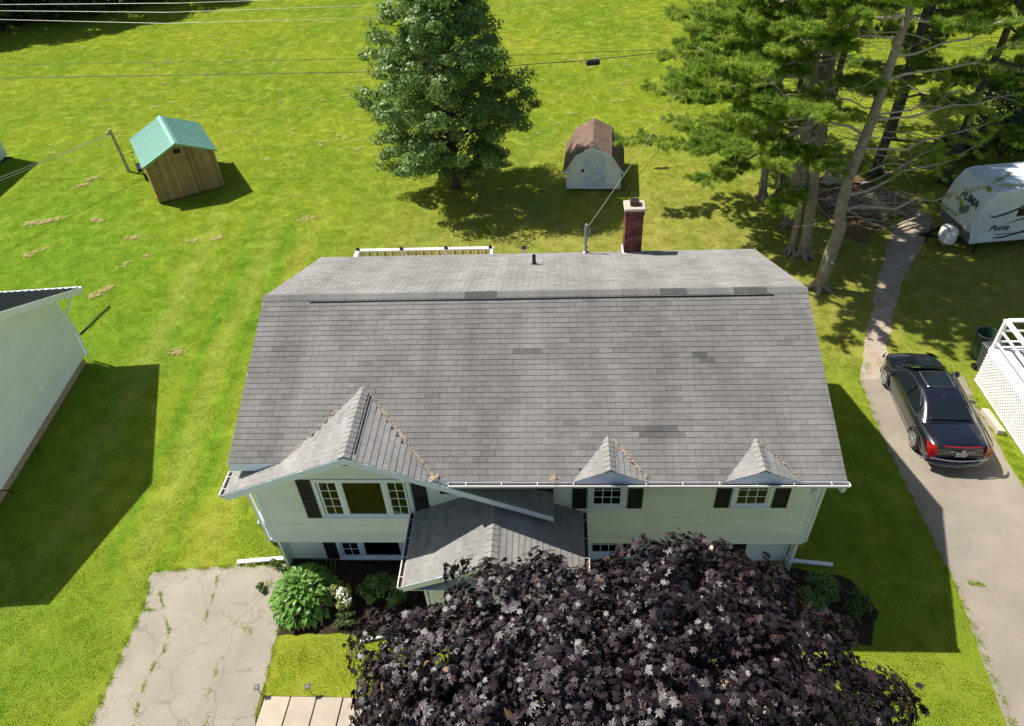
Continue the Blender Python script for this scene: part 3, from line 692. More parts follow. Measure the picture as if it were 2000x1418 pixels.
# pine needles caught in the valleys
def needle_line(a, b, n, wd):
    a = np.array(a); b = np.array(b); t_ = rng.uniform(0, 1, n)
    t_ = np.where(rng.uniform(0, 1, n) < .35, np.clip(rng.choice([.3, .52, .97], n)+rng.normal(0, .03, n), 0, 1), t_)
    c = a+(b-a)*t_[:, None]+rng.normal(0, wd, (n, 3))*np.array([1, 1, .15]); c[:, 2] += .03
    an = rng.uniform(0, 6.28, n); L = rng.uniform(.015, .04, n); d = np.stack([np.cos(an)*L, np.sin(an)*L, rng.normal(0, .01, n)], 1); s = np.stack([-np.sin(an), np.cos(an), np.zeros(n)], 1)*.004
    return np.stack([c-d-s, c+d-s, c+d+s, c-d+s], 1).reshape(-1, 3)
V = np.concatenate([needle_line((2.97, 2.02, HE+2.02*MS), (4.66, .05, HE+.05*MS), 300, .007), needle_line((8.55, .88, 4.79), (9.26, .04, 4.47), 110, .007), needle_line((11.75, .8, 4.76), (12.45, .04, 4.47), 30, .007),
                    needle_line((7.25, -.04, 4.46), (7.25, .05, 4.49), 0+60, .05), needle_line((4.6, -.02, 4.46), (4.75, .05, 4.5), 70, .03), needle_line((2.7, 2.02, 5.22), (1.3, .5, 4.64), 50, .008)])
stuff(npmesh('needle_debris', V, np.arange(len(V)).reshape(-1, 4), rng.uniform(.6, 1.4, len(V)//4), M['needle'], house))

# --- walls ---
def wall_boards(parent, x0, x1, z0, z1, y, holes, nm='siding_board', ex=.098, topf=None, mt=None, objs=True, sgn=-1):
    z = z0
    while z < z1-.005:
        zt = min(z+ex, z1); ivs = [(x0, x1)]
        for (a, b_, c, d) in holes:
            if c < zt-.02 and d > z+.02:
                nv = []
                for (p, q) in ivs:
                    if b_ <= p or a >= q: nv.append((p, q)); continue
                    if a > p: nv.append((p, a))
                    if b_ < q: nv.append((b_, q))
                ivs = nv
        if topf:
            nv = []
            for (p, q) in ivs:
                lo, hi = topf(zt)
                p2, q2 = max(p, lo), min(q, hi)
                if q2-p2 > .05: nv.append((p2, q2))
            ivs = nv
        for (p, q) in ivs:
            b = MB(); yo = y+sgn*.024; ym = y+sgn*.002; yi = y-sgn*.09
            vs = [(p, yo, z), (q, yo, z), (q, yo, z+.02), (p, yo, z+.02), (p, ym, zt), (q, ym, zt), (p, yi, z), (q, yi, z), (q, yi, zt), (p, yi, zt)]
            b.add(vs, [(0, 1, 2, 3), (3, 2, 5, 4), (6, 7, 1, 0), (0, 3, 4, 9, 6), (1, 7, 8, 5, 2), (4, 5, 8, 9), (6, 9, 8, 7)], random.uniform(.95, 1.05))
            b.build(nm, mt or M['siding'], parent)
        z = zt
WX0, WX1 = .12, 13.27
corner = MB()
corner.box(WX0-.03, WX0+.06, WY-.03, WY-.018, ZC, 4.05); corner.box(WX1-.06, WX1+.03, WY-.03, WY-.018, ZC, HE-.19)
corner.box(WX0-.03, WX0-.018, WY-.018, WY+.05, ZC, 4.05); corner.box(WX1+.018, WX1+.03, WY-.018, WY+.05, ZC, HE-.19)
corner.box(WX0+.04, WX0+.11, LY-.03, LY-.018, .12, ZC-.01); corner.box(WX1-.16, WX1-.09, LY-.03, LY-.018, .12, ZC-.01)
corner.box(WX0, WX1, WY, LY, ZC-.012, ZC-.002)
fw_ = corner.build('front_wall', M['trim'], house)
WINS = [(1.62, 3.90, 2.36, 3.76), (8.06, 8.92, 2.76, 3.72), (11.35, 12.24, 2.78, 3.74)]
LWINS = [(1.54, 3.92, .14, 1.20), (8.10, 8.98, .35, 1.20), (10.95, 11.75, .35, 1.20)]
def gtop(z):      # gable part of the wall: siding follows the rakes
    return (2.84-(5.06-z)/GA, 2.84+(5.06-z)/GB) if z > 4.0 else (-1, 99)
wall_boards(fw_, WX0+.06, WX1-.06, ZC, 4.25, WY, WINS)
wall_boards(fw_, WX0+.06, 6.5, 4.25, 4.94, WY, WINS, topf=gtop)
wall_boards(fw_, WX0+.11, WX1-.16, .12, ZC-.012, LY, LWINS)
b = MB(); b.box(WX0+.04, WX1-.09, LY+.01, LY+.2, -.1, .12); b.build('foundation', M['foundation'], house)
# side and rear walls (hardly seen)
def side_wall(x, sg):
    b = MB(); z = .12
    b.box(x-.03, x+.03, WY+.09, 8.6, 0, HE-.1)
    while z < HE-.2:
        vs = [(x+sg*.045, .72, z), (x+sg*.045, 8.6, z), (x+sg*.033, 8.6, z+.098), (x+sg*.033, .72, z+.098), (x, .72, z), (x, 8.6, z)]
        b.add(vs, [(0, 1, 2, 3), (4, 5, 1, 0)]); z += .098
    b.prism([(x-.02, .5, HE-.1), (x-.02, HD/2, HR-.2), (x-.02, 8.6, HE-.1)], (.04, 0, 0))
    stuff(b.build('side_wall', M['siding'], house))
side_wall(WX0+.03, -1); side_wall(WX1-.03, 1)
b = MB(); b.box(WX0, WX1, 8.52, 8.60, 0, HE-.1); b.build('rear_wall', M['siding'], house)
b = MB(); b.box(WX0+.1, WX1-.1, 4.2, 4.25, 0, HE); b.box(WX0+.1, WX1-.1, LY+.25, 4.2, ZC-.05, ZC+.02); b.box(WX0+.1, WX1-.1, LY+.1, 4.2, .0, .05); b.build('interior', M['room'], house)

def window(x0, x1, z0, z1, y, lights, curtain=None):
    """lights: list of (xa, xb, cols, rows)"""
    f = MB(); yo = y-.045; yi = y+.02; fr = .075
    f.box(x0, x1, yo, yi, z0, z0+fr); f.box(x0, x1, yo, yi, z1-fr, z1); f.box(x0, x0+fr, yo, yi, z0+fr, z1-fr); f.box(x1-fr, x1, yo, yi, z0+fr, z1-fr)
    f.box(x0-.03, x1+.03, yo-.03, yo, z0-.03, z0+.02)
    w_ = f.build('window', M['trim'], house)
    xs = [l[0] for l in lights]+[lights[-1][1]]
    for i in range(len(lights)-1):
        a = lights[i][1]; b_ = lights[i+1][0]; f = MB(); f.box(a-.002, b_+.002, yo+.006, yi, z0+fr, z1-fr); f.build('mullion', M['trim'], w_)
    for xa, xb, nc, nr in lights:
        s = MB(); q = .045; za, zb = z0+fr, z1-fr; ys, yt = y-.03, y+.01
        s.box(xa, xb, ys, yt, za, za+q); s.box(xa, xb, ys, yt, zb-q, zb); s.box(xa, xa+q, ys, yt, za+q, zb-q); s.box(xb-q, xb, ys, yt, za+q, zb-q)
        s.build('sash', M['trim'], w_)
        p = MB(); p.box(xa+q, xb-q, y-.012, y-.006, za+q, zb-q); p.build('pane', M['glass'], w_)
        if nc*nr > 1:
            for i in range(1, nc):
                xx = xa+q+(xb-xa-2*q)*i/nc; s = MB(); s.box(xx-.009, xx+.009, y-.022, y-.014, za+q, zb-q); s.build('glazing_bar', M['trim'], w_)
            for j in range(1, nr):
                zz = za+q+(zb-za-2*q)*j/nr; s = MB(); s.box(xa+q, xb-q, y-.0225, y-.0145, zz-.009, zz+.009); s.build('glazing_bar', M['trim'], w_)
    bx = MB(); D = .5
    for (a0, a1, c0, c1, e0, e1) in ((x0, x1, y+.02, y+D, z0-.02, z0), (x0, x1, y+.02, y+D, z1, z1+.02), (x0-.02, x0, y+.02, y+.16, z0, z1), (x1, x1+.02, y+.02, y+.16, z0, z1)): bx.box(a0, a1, c0, c1, e0, e1)
    if curtain:
        for (ca, cb) in curtain:
            n = 14; vs = []; fs = []
            for i in range(n+1):
                xx = ca+(cb-ca)*i/n; yy = y+.05+.012*math.sin(i*2.2); vs += [(xx, yy, z0), (xx, yy, z1)]
            for i in range(n): fs.append((2*i, 2*i+2, 2*i+3, 2*i+1))
            c_ = MB(); c_.add(vs, fs); c_.build('curtain', M['curtain'], w_)
    bx.build('window_reveal', M['room'], w_)
    return w_
window(1.62, 3.90, 2.36, 3.76, WY, [(1.72, 2.20, 2, 4), (2.27, 3.27, 1, 1), (3.34, 3.80, 2, 4)], [(3.30, 3.82), (1.7, 1.85)])
window(8.06, 8.92, 2.76, 3.72, WY, [(8.14, 8.84, 3, 3)])
window(11.35, 12.24, 2.78, 3.74, WY, [(11.43, 12.16, 3, 3)], [(11.4, 12.2)])
window(1.54, 3.92, .14, 1.20, LY, [(1.63, 2.13, 2, 3), (2.21, 3.23, 1, 1), (3.31, 3.83, 2, 3)])
window(8.10, 8.98, .35, 1.20, LY, [(8.18, 8.90, 3, 2)]); window(10.95, 11.75, .35, 1.20, LY, [(11.03, 11.67, 3, 2)])
def shutter(x0, x1, z0, z1, y):
    f = MB(); yo, yi = y-.045, y-.018; q = .045
    f.box(x0, x0+q, yo, yi, z0, z1); f.box(x1-q, x1, yo, yi, z0, z1); zm = (z0+z1)/2
    for a in (z0, zm-.03, z1-.06): f.box(x0+q, x1-q, yo, yi, a, a+.06)
    s = f.build('shutter', M['shutter'], house); l = MB(); z = z0+.07
    while z < z1-.08:
        if abs(z-zm) > .05: l.obox(((x0+x1)/2, y-.028, z), ((x1-x0)/2-q, 0, 0), (0, .004, .012), (0, -.009, .003))
        z += .032
    stuff(l.build('louvre', M['shutter'], s))
for a in ((1.24, 1.58, 2.34, 3.74), (3.94, 4.28, 2.36, 3.72), (7.69, 8.02, 2.73, 3.72), (8.97, 9.31, 2.73, 3.72), (10.98, 11.31, 2.76, 3.74), (12.29, 12.63, 2.76, 3.74)): shutter(*a, WY)
for a in ((1.18, 1.50, .12, 1.24), (9.02, 9.34, .32, 1.24), (10.58, 10.91, .32, 1.24), (11.79, 12.12, .32, 1.24)): shutter(*a, LY)
# porch walls
pw = MB(); pw.box(4.40, 4.47, -1.17, -1.155, 0, PE-.2); pw.box(4.388, 4.40, -1.17, -1.09, 0, PE-.2); pw.box(7.45, 7.52, -1.17, -1.155, 0, PE-.2)
pw.box(4.43, 4.47, -1.10, .6, 0, PE-.2); pw.box(7.45, 7.49, -1.10, .6, 0, PE-.2)
pwo = pw.build('porch_wall', M['trim'], house)
wall_boards(pwo, 4.47, 7.45, .1, PE-.2, -1.14, [(5.3, 6.6, 0, 2.15)])
wall_boards(pwo, 4.47, 7.45, PE-.2, 3.24, -1.14, [], topf=lambda z: (PX-(3.26-z)/ps, PX+(3.26-z)/ps))
dd = MB(); dd.box(5.34, 6.56, -1.12, -1.08, .15, 2.1); dro = dd.build('front_door', M['trim'], house)
b = MB(); b.lathe((6.42, -1.16, 1.05), [(0, 0), (.03, .01), (.03, .05), (0, .06)], 10); b.build('door_knob', M['chrome'], dro)
b = MB(); b.box(4.9, 7.2, -1.9, -1.17, .0, .14); b.build('doorstep', M['concrete'], house)
# lantern and letter box on the porch
b = MB(); b.lathe((4.93, -1.20, 1.98), [(0, .10), (.055, .09), (.06, .02), (0, .0)], 12); b.tube([(4.93, -1.2, 1.98), (4.93, -1.27, 1.93), (4.93, -1.27, 1.86)], .012, 6)
b.lathe((4.93, -1.29, 1.55), [(0, 0), (.04, .0), (.05, .05), (.075, .24), (.09, .25), (.03, .33), (0, .34)], 6); b.build('porch_lantern', M['black'], house)
b = MB(); b.box(4.78, 5.14, -1.30, -1.165, 1.22, 1.42); b.prism([(4.78, -1.30, 1.42), (4.78, -1.165, 1.42), (4.78, -1.165, 1.48)], (.36, 0, 0)); b.box(4.98, 5.0, -1.29, -1.27, 1.12, 1.22); b.build('letter_box', M['black'], house)
# gutters: open troughs with straps
def gutter(a, b_, out, parent, nstr, straps=True, drop=.10):
    a = V3(a); b_ = V3(b_); out = V3(out); d = (b_-a).normalized(); up_ = V3((0, 0, 1)); W = .115
    prof = [(0, 0), (0, -drop), (.05, -drop-.01), (W-.015, -drop+.02), (W, .0), (W-.018, .004)]
    f = MB(); n = len(prof)
    for inner in (0, 1):
        pass
    o_ = [[p+out*x+up_*z for x, z in prof] for p in (a, b_)]
    th = .006
    i_ = [[p+out*x+up_*z for x, z in ((th, 0), (th, -drop+th), (.05, -drop+th-.006), (W-.022, -drop+.03), (W-.008, -.01), (W-.018, -.002))] for p in (a, b_)]
    vs = o_[0]+o_[1]+i_[0]+i_[1]; fs = [(k, k+1, n+k+1, n+k) for k in range(n-1)]+[(2*n+k, 3*n+k, 3*n+k+1, 2*n+k+1) for k in range(n-1)]
    fs += [(n-1, 3*n-1, 4*n-1, 2*n-1), (0, n, 3*n, 2*n)]
    f.add(vs, fs)
    for p in (a, b_):
        f.prism([p+out*x+up_*z for x, z in prof[:5]], d*(.006 if p is a else -.006))
    g_ = f.build('gutter', M['white'], parent)
    L = (b_-a).length; k = 0
    ff = MB(); ff.prism([a+out*.008+up_*(-drop+.03), a+out*(W-.02)+up_*(-drop+.035), b_+out*(W-.02)+up_*(-drop+.035), b_+out*.008+up_*(-drop+.03)], (0, 0, .012)); ff.build('leaf_litter', M['gutter_in'], g_)
    for i in range(nstr):
        p = a+d*(L*(i+.5)/nstr); s = MB(); s.bar(p+up_*.012, p+out*(W+.004)+up_*.008, .012, .005); s.build('gutter_strap', M['white'], g_)
gutter((4.98, -.032, HE-.02), (HL+.07, -.032, HE-.02), (0, -1, 0), mroof, 11)
gutter((GL-.03, GF-.03, zl-.02), (GL-.03, .62, zl-.02), (-1, 0, 0), groof, 2)
gutter((PX-PHW-.03, PF-.04, PE-.015), (PX-PHW-.03, .62, PE-.015), (-1, 0, 0), proof, 4)
gutter((PX+PHW+.03, PF-.04, PE-.015), (PX+PHW+.03, .62, PE-.015), (1, 0, 0), proof, 4)
# downspouts with long ground extensions
def ds(pts, wd=.075):
    b = MB()
    for i in range(len(pts)-1): b.bar(pts[i], pts[i+1], wd, .055)
    b.build('downspout', M['white'], house)
ds([(HL-.02, -.09, HE-.12), (HL-.02, -.06, HE-.30), (13.36, .62, 4.0), (13.36, .66, 1.4), (13.2, .92, 1.2), (13.2, .92, .3), (13.26, .95, .12)])
ds([(13.26, .98, .13), (14.40, .90, .06)], .10)
ds([(-.12, .3, zl-.12), (-.02, .62, 3.6), (.02, .62, 1.4), (.10, .95, 1.2), (.08, .97, .2), (.03, 1.0, .12)])
ds([(.08, .97, .13), (-1.30, .87, .06)], .11)
ds([(PX+PHW+.1, .3, PE-.1), (7.6, .55, 2.2), (7.6, .6, .2)]); ds([(3.9, -1.3, PE-.1), (4.3, -1.1, 2.2), (4.32, -1.1, .05)]); ds([(3.05, -1.20, .07), (2.50, -1.34, .05)], .10)
# electric meter / conduit at the right end of the house
b = MB(); b.lathe((12.82, -.0, HE-.42), [(0, 0), (.07, 0), (.07, .12), (0, .13)], 12); b.build('soffit_lamp', M['white'], house)

# --- back deck ---
dk = thing('deck', 'raised back deck with white rail and tan slat balusters behind the roof', 'deck', (3, 11, 0))
b = MB(); b.box(.4, 5.15, 8.9, 11.6, 2.05, 2.12); b.box(5.15, 6.3, 8.9, 11.6, 2.05, 2.12); b.build('deck_floor', M['deckwood'], dk)
b = MB(); b.box(.36, 5.22, 11.47, 11.61, 3.14, 3.20); b.build('rail', M['white_wood'], dk)
b = MB(); b.box(.36, .50, 9.2, 11.47, 3.14, 3.20); b.build('rail', M['white_wood'], dk)
b = MB(); b.box(5.1, 5.2, 10.4, 11.47, 3.12, 3.17); b.build('rail', M['white_wood'], dk)
for x in (.43, 1.98, 3.55, 5.1):
    b = MB(); b.box(x-.05, x+.05, 11.49, 11.59, 0, 3.13); b.build('post', M['white_wood'], dk)
    b = MB(); b.box(x-.055, x+.055, 11.485, 11.595, 3.20, 3.25); b.lathe((x, 11.54, 3.25), [(.07, 0), (.02, .05), (0, .05)], 4); b.build('post_cap', M['black'], dk)
for i in range(34):
    x = .52+i*.137
    b = MB(); b.box(x, x+(.06 if i % 2 else .085), 11.52-.03*(i % 2), 11.545-.03*(i % 2), 2.12, 3.13, random.uniform(.75, 1.15)*(1.45 if i % 2 else .9)); b.build('baluster', M['deckwood'], dk)  # alternate slats tinted light and dark, their light and shade put into colour
b = MB(); b.box(6.21, 6.35, 11.44, 11.56, 0, 3.17); b.build('post', M['white_wood'], dk); b = MB(); b.box(6.20, 6.36, 11.43, 11.57, 3.17, 3.22); b.build('post_cap', M['black'], dk)
for x in (.43, 5.1, 6.25):
    b = MB(); b.box(x-.05, x+.05, 9.0, 9.1, 0, 2.05); b.build('post', M['white_wood'], dk)
# ---------------- vegetation ----------------
def unit(v): return v/np.maximum(1e-9, np.linalg.norm(v, axis=-1, keepdims=True))
def place_shapes(C, N, size, shape, spin=None, fold=0.0, fan=True, droop=0.0):
    """put a flat outline (k,2) at centres C with normals N; shape x across, y along. returns V,F"""
    n = len(C); N = unit(N); ref = rng.normal(size=(n, 3)); A = unit(np.cross(N, ref)); B = np.cross(N, A)
    if spin is not None:   # leaf axis B follows 'spin' (projected)
        B = unit(spin-N*np.sum(spin*N, 1, keepdims=True)); A = np.cross(B, N)
    S = np.asarray(shape); k = len(S); size = np.asarray(size).reshape(-1, 1, 1)
    z = np.abs(S[:, 0])*fold-droop*(S[:, 1]**2+.5*S[:, 0]**2)
    if S.shape[1] > 2: z = z+S[:, 2]
    P = C[:, None, :]+size*(S[None, :, 0:1]*A[:, None, :]+S[None, :, 1:2]*B[:, None, :]+z[None, :, None]*N[:, None, :])
    V = P.reshape(-1, 3)
    if fan:
        base = np.arange(n)[:, None, None]*k
        F = np.array([(0, i, i+1) for i in range(1, k-1)]+[(0, k-1, 1)])[None]+base
        return V, F.reshape(-1, 3)
    return V, np.arange(n*k).reshape(-1, k)
LEAF_Q = [(0, -.5), (.34, -.05), (0, .55), (-.34, -.05)]
def leaf_cloud(name, centres, normals, size, mt, parent, shape=LEAF_Q, fold=.25, tintr=(0, 1), fan=False, spin=None, base_t=None, droop=0.0):
    V, F = place_shapes(centres, normals, size, shape, fold=fold, fan=fan, spin=spin, droop=droop)
    t = rng.uniform(*tintr, len(centres)) if base_t is None else base_t
    return npmesh(name, V, F, np.repeat(t, len(F)//len(centres)), mt, parent)
def clump_pts(c, r, n, up=.5, shell=.55):
    d = unit(rng.normal(size=(n, 3))); q = rng.uniform(shell, 1, n)[:, None]
    P = np.asarray(c)+d*np.asarray(r)*q
    N = unit(d+np.array([0, 0, up])+rng.normal(0, .45, (n, 3))); return P, N
def limb(mb, a, b, r0, r1, n=6, k=4, wob=.06, sag=0):
    a = Vector(a); b = Vector(b); L = (b-a).length; P = []
    for i in range(k+1):
        t = i/k; p = a.lerp(b, t)+Vector((random.gauss(0, 1), random.gauss(0, 1), random.gauss(0, 1)))*(wob*L*.25 if 0 < i < k else 0); p.z += sag*math.sin(math.pi*t)
        P.append(p)
    mb.tube(P, [r0+(r1-r0)*i/k for i in range(k+1)], n); return P

def broad_tree(name, label, x, y, h, rad_at, z0, mt_leaf, mt_bark, trunk_r, nclump, nleaf, size, group=None, clump=(.45, .8), cat='tree', cx=0.0, up=.5, lob=1.0):
    t = thing(name, label, cat, (x, y, 0), group=group)
    tr = MB(); tr.tube([(x, y, -.1), (x+.02, y, .3), (x+.05, y, h*.3), (x+.02, y+.05, h*.6), (x+cx, y, h*.92)], [trunk_r*1.35, trunk_r, trunk_r*.8, trunk_r*.5, .03], 10); tr.build('trunk', mt_bark, t, smooth=True)
    br = MB(); PP = []; NN = []; TT = []
    for i in range(nclump):
        z = z0+(h-z0)*((i+random.random())/nclump); R = rad_at(z); a = random.uniform(0, 2*math.pi); q = math.sqrt(random.uniform(.12, 1))
        if random.random() < .1: q *= 1.13
        R *= 1+lob*(.12*math.sin(3*a+z*1.1+x)+.10*math.sin(5*a-z*1.9)+random.gauss(0, .06))
        c = (x+cx*z/h+R*q*math.cos(a), y+R*q*math.sin(a), z+random.uniform(-.2, .2)-.25*q); s = random.uniform(*clump)
        p, n = clump_pts(c, (s, s, s*.62), nleaf, up); PP.append(p); NN.append(n+unit(p-np.array([x, y, z]))*.5); TT.append(rng.uniform(0, 1, nleaf)*.7+random.uniform(0, .3))
        if i % 2 == 0: limb(br, (x+cx*z/h, y, max(z0*.7, z-R*.45)), c, .045 if R > 2 else .03, .008, 5)
    br.build('branches', mt_bark, t)
    P = np.concatenate(PP); N = np.concatenate(NN); leaf_cloud('crown', P, N, rng.uniform(.75, 1.25, len(P))*size, mt_leaf, t, base_t=np.concatenate(TT)); return t
def rad_main(z):
    return float(np.interp(z, [1.3, 2.1, 3.2, 4.6, 6.5, 8.2, 9.6, 10.8], [1.5, 3.0, 3.7, 3.7, 3.1, 2.1, 1.3, .4]))
broad_tree('broadleaf_tree', 'tall dense green broadleaf tree on the lawn left of the small white barn shed', 2.55, 22.4, 10.8, rad_main, 1.45, M['leaf_g'], M['bark_d'], .20, 520, 165, .135, clump=(.30, .66), cx=-.1)

# dark wood at the far left
FT = ['leftmost dark tree of the wood at the back of the field', 'dark tree beside the leftmost one in the wood edge', 'dark full tree in the middle of the wood edge', 'dark tree whose shadow reaches furthest into the field', 'shorter dark tree within the wood edge', 'dark tree near the right end of the wood', 'last dark tree at the right end of the wood edge', 'small dark tree standing out beyond the wood end']
for i, (x, y, h, r) in enumerate([(-47, 48.5, 12.5, 3.6), (-43.5, 51, 12, 3.6), (-40, 53, 12.5, 3.8), (-36.2, 54.5, 12, 3.6), (-32.4, 57.5, 11.5, 3.6), (-28.6, 61, 12, 3.7), (-24.8, 64.5, 10.5, 3.4), (-20.6, 67.5, 7.0, 2.6)]):
    broad_tree('forest_tree', FT[i], x, y, h, (lambda z, r=r, h=h: r*float(np.interp(z/h, [0, .15, .4, .7, .9, 1], [.7, .95, 1, .8, .45, .1]))), .6, M['leaf_d'], M['bark_d'], .22, 95, 60, .42, group='dark trees at the back of the field', clump=(.7, 1.2))
for i, (x, y, h, r) in enumerate([(-52, 56, 13, 4.2), (-45, 60, 13, 4.2), (-38, 62, 12, 4.2), (-32, 66, 12, 4.0)]):
    broad_tree('forest_tree', ['dark tree deep in the wood at far left', 'second-row dark tree behind the wood edge', 'second-row dark tree behind the middle of the wood', 'second-row dark tree behind the right end of the wood'][i], x, y, h, (lambda z, r=r, h=h: r*float(np.interp(z/h, [0, .15, .4, .7, .9, 1], [.7, .95, 1, .8, .45, .1]))), .6, M['leaf_d'], M['bark_d'], .22, 60, 60, .55, group='dark trees at the back of the field', clump=(.9, 1.5))

# ---- white pines ----
GC = Vector((19.6, 18.0))
def pine(label, pts, radii, zlive, zdead, H, reach, dark=False, out_bias=1.0, nwh=13, seed=0, dens=1.0, left_boost=1.0, mt=None, dirv=None, zfull=8.8):
    rs = random.Random(seed); x, y = pts[0][0], pts[0][1]
    t = thing('pine_tree', label, 'tree', (x, y, 0), group='tall pines behind the driveway')
    tr = MB(); tr.tube(pts, radii, 12)
    def at(z):
        for i in range(len(pts)-1):
            if pts[i+1][2] >= z or i == len(pts)-2:
                a, b = Vector(pts[i]), Vector(pts[i+1]); f = max(0, min(1, (z-a.z)/(b.z-a.z))); return a.lerp(b, f), radii[i]+(radii[i+1]-radii[i])*f
    base = Vector((x, y, 0))
    for a in range(5): an = a*1.26+rs.random(); tr.tube([(x+math.cos(an)*.05, y+math.sin(an)*.05, .35), (x+math.cos(an)*radii[0]*1.3, y+math.sin(an)*radii[0]*1.3, .06), (x+math.cos(an)*radii[0]*2.2, y+math.sin(an)*radii[0]*2.2, -.03)], [radii[0]*.55, radii[0]*.35, .02], 6)
    tr.build('trunk', mt or (M['bark_d'] if dark else M['bark']), t, smooth=True)
    br = MB(); dead = MB(); TC = []; TD = []
    outv = (Vector((x, y))-GC); outv = outv.normalized() if outv.length > .3 else Vector((-1, 0))
    if dirv: outv = Vector(dirv).normalized()
    # dead inner branches
    z = zdead
    while z < H-1:
        for _ in range(2):
            an = rs.uniform(0, 6.283); p, r = at(z); L = rs.uniform(.6, 2.3); d = Vector((math.cos(an), math.sin(an), rs.uniform(-.15, .25)))
            b = p+d*L; P = limb(dead, p, b, .016, .004, 5, 4, .12)
            for q in P[1:4]:
                e = q+Vector((rs.gauss(0, .3), rs.gauss(0, .3), rs.gauss(0, .18))); dead.tube([q, (q+e)/2+Vector((0, 0, .03)), e], [.007, .005, .003], 4)
        z += .42
    # live boughs
    z = zlive
    while z < H:
        p, r = at(z); nb = 3 if z < H*.8 else 4
        a0 = rs.uniform(0, 6.283)
        for k in range(nb):
            an = a0+k*6.283/nb+rs.uniform(-.5, .5); d = Vector((math.cos(an), math.sin(an)))
            o = d.dot(outv); w_ = .5+.5*o
            if p.z < zfull and w_ < .56 and rs.random() < .9: continue
            if p.z >= zfull: w_ = max(w_, .6)
            L = reach*(.42+.75*w_)*(1-.55*((z-zlive)/(H-zlive))**1.6)*rs.uniform(.8, 1.15)
            if d.x < -.3: L *= left_boost
            rise = rs.uniform(-.05, .22); tip = p+Vector((d.x*L, d.y*L, L*rise))
            P = limb(br, p, tip, max(.02, .012*L+.015), .008, 6, 5, .07, sag=-.05*L)
            s = Vector((-d.y, d.x, 0)); nt = int(L*10*dens)
            for j in range(nt):
                f = rs.uniform(.34, 1.0); i = min(4, int(f*5)); q = P[i].lerp(P[i+1], f*5-i)
                sg = rs.choice((-1, 1)); tl = rs.uniform(.35, .95)*(1.15-.5*f); td = (s*sg*rs.uniform(.5, 1)+Vector((d.x, d.y, 0))*rs.uniform(.3, 1)+Vector((0, 0, rs.uniform(.0, .35)))).normalized()
                e = q+td*tl; br.tube([q, e], [.008, .003], 3, cap=False)
                m_ = max(3, int(tl/.095))
                for mm_ in range(m_):
                    g_ = (mm_+1)/m_; TC.append(q.lerp(e, g_)+Vector((rs.gauss(0, .04), rs.gauss(0, .04), rs.gauss(0, .03)))); TD.append(td)
        z += (H-zlive)/nwh
    for _ in range(26):        # broken stubs and knots up the trunk
        p, r = at(rs.uniform(.8, H*.8)); an = rs.uniform(0, 6.283); d = Vector((math.cos(an), math.sin(an), rs.uniform(-.1, .3))); dead.tube([p+d*r*.7, p+d*(r+rs.uniform(.04, .22))], [rs.uniform(.02, .035), .008], 5)
    stuff(dead.build('dead_branches', M['bark_h'], t)); br.build('boughs', M['bark_h'] if not dark else M['bark_d'], t)
    TC = np.array([list(a) for a in TC]); TD = np.array([list(a) for a in TD]); n = len(TC); K = 30
    D = unit(TD[:, None, :]*1.0+rng.normal(0, .75, (n, K, 3))+np.array([0, 0, .35])); L = rng.uniform(.10, .20, (n, K, 1)); C = TC[:, None, :]+rng.normal(0, .04, (n, K, 3))
    S = unit(np.cross(D, rng.normal(size=(n, K, 3))))*.015
    V = np.stack([C-S, C+S, C+D*L], 2).reshape(-1, 3)
    tt = np.repeat(np.clip(rng.normal(.5, .2, n)+.25*np.sin(TC[:, 0]*1.7+TC[:, 1]*2.1+TC[:, 2]*1.3), 0, 1), K)
    npmesh('needles', V, np.arange(len(V)).reshape(-1, 3), tt, M['needles'], t)
    return t
def straight(x, y, H, r, lx=0, ly=0):
    zs = [-.1, .8, 1.8, 3, 4.4, 6, 7.5, 9, 11, H]; return [(x+lx*z/H+random.uniform(-.07, .07)*(z > 0), y+ly*z/H+random.uniform(-.07, .07), z) for z in zs], [r*1.25, r*1.02, r*.95, r*.9, r*.80, r*.72, r*.62, r*.5, r*.3, .04]
pine('pale grey leaning pine nearest the house corner with long bare limbs', [(17.45, 13.25, -.1), (17.5, 13.3, .9), (17.66, 13.4, 2.7), (17.52, 13.4, 3.1), (17.48, 13.4, 4.5), (17.72, 13.4, 6.5), (17.86, 13.45, 8.8), (17.96, 13.4, 10.4), (18.1, 13.4, 13)], [.27, .235, .215, .20, .18, .155, .13, .11, .04], 9.8, 2.6, 13, 2.6, seed=3, nwh=5, dens=.8, zfull=10)
P_, R_ = straight(17.42, 15.55, 13.5, .21, -1.0, .2); pine('grey pine just behind the leaning pale one, right of a close twin', P_, R_, 4.6, 2.6, 13.5, 4.0, seed=5, nwh=15, left_boost=1.15, dirv=(-1, -.35), zfull=9.6)
P_, R_ = straight(17.02, 15.85, 13, .15, -.5, .3); pine('slim reddish pine trunk touching its thicker grey twin', P_, R_, 4.4, 2.4, 13, 3.3, seed=6, nwh=13, left_boost=1.15, dirv=(-1, -.5), zfull=9.6)
P_, R_ = straight(17.45, 18.05, 14, .20, -.6, .2); pine('pine in the middle of the left row beside its dark shade patch', P_, R_, 2.9, 2.5, 14, 4.6, seed=7, nwh=16, left_boost=1.2, dirv=(-1, 0))
P_, R_ = straight(16.85, 20.45, 13, .17, -.5, .4); pine('pale trunked pine at the left end of the row nearest the barn shed', P_, R_, 2.6, 2.3, 13, 4.5, seed=8, nwh=16, left_boost=1.15, dirv=(-1, .1))
P_, R_ = straight(17.55, 20.5, 13, .13, .2, .4); pine('thin pine right beside the pale trunked one at the row end', P_, R_, 4.5, 2.2, 13, 3.6, dark=True, seed=9, nwh=9)
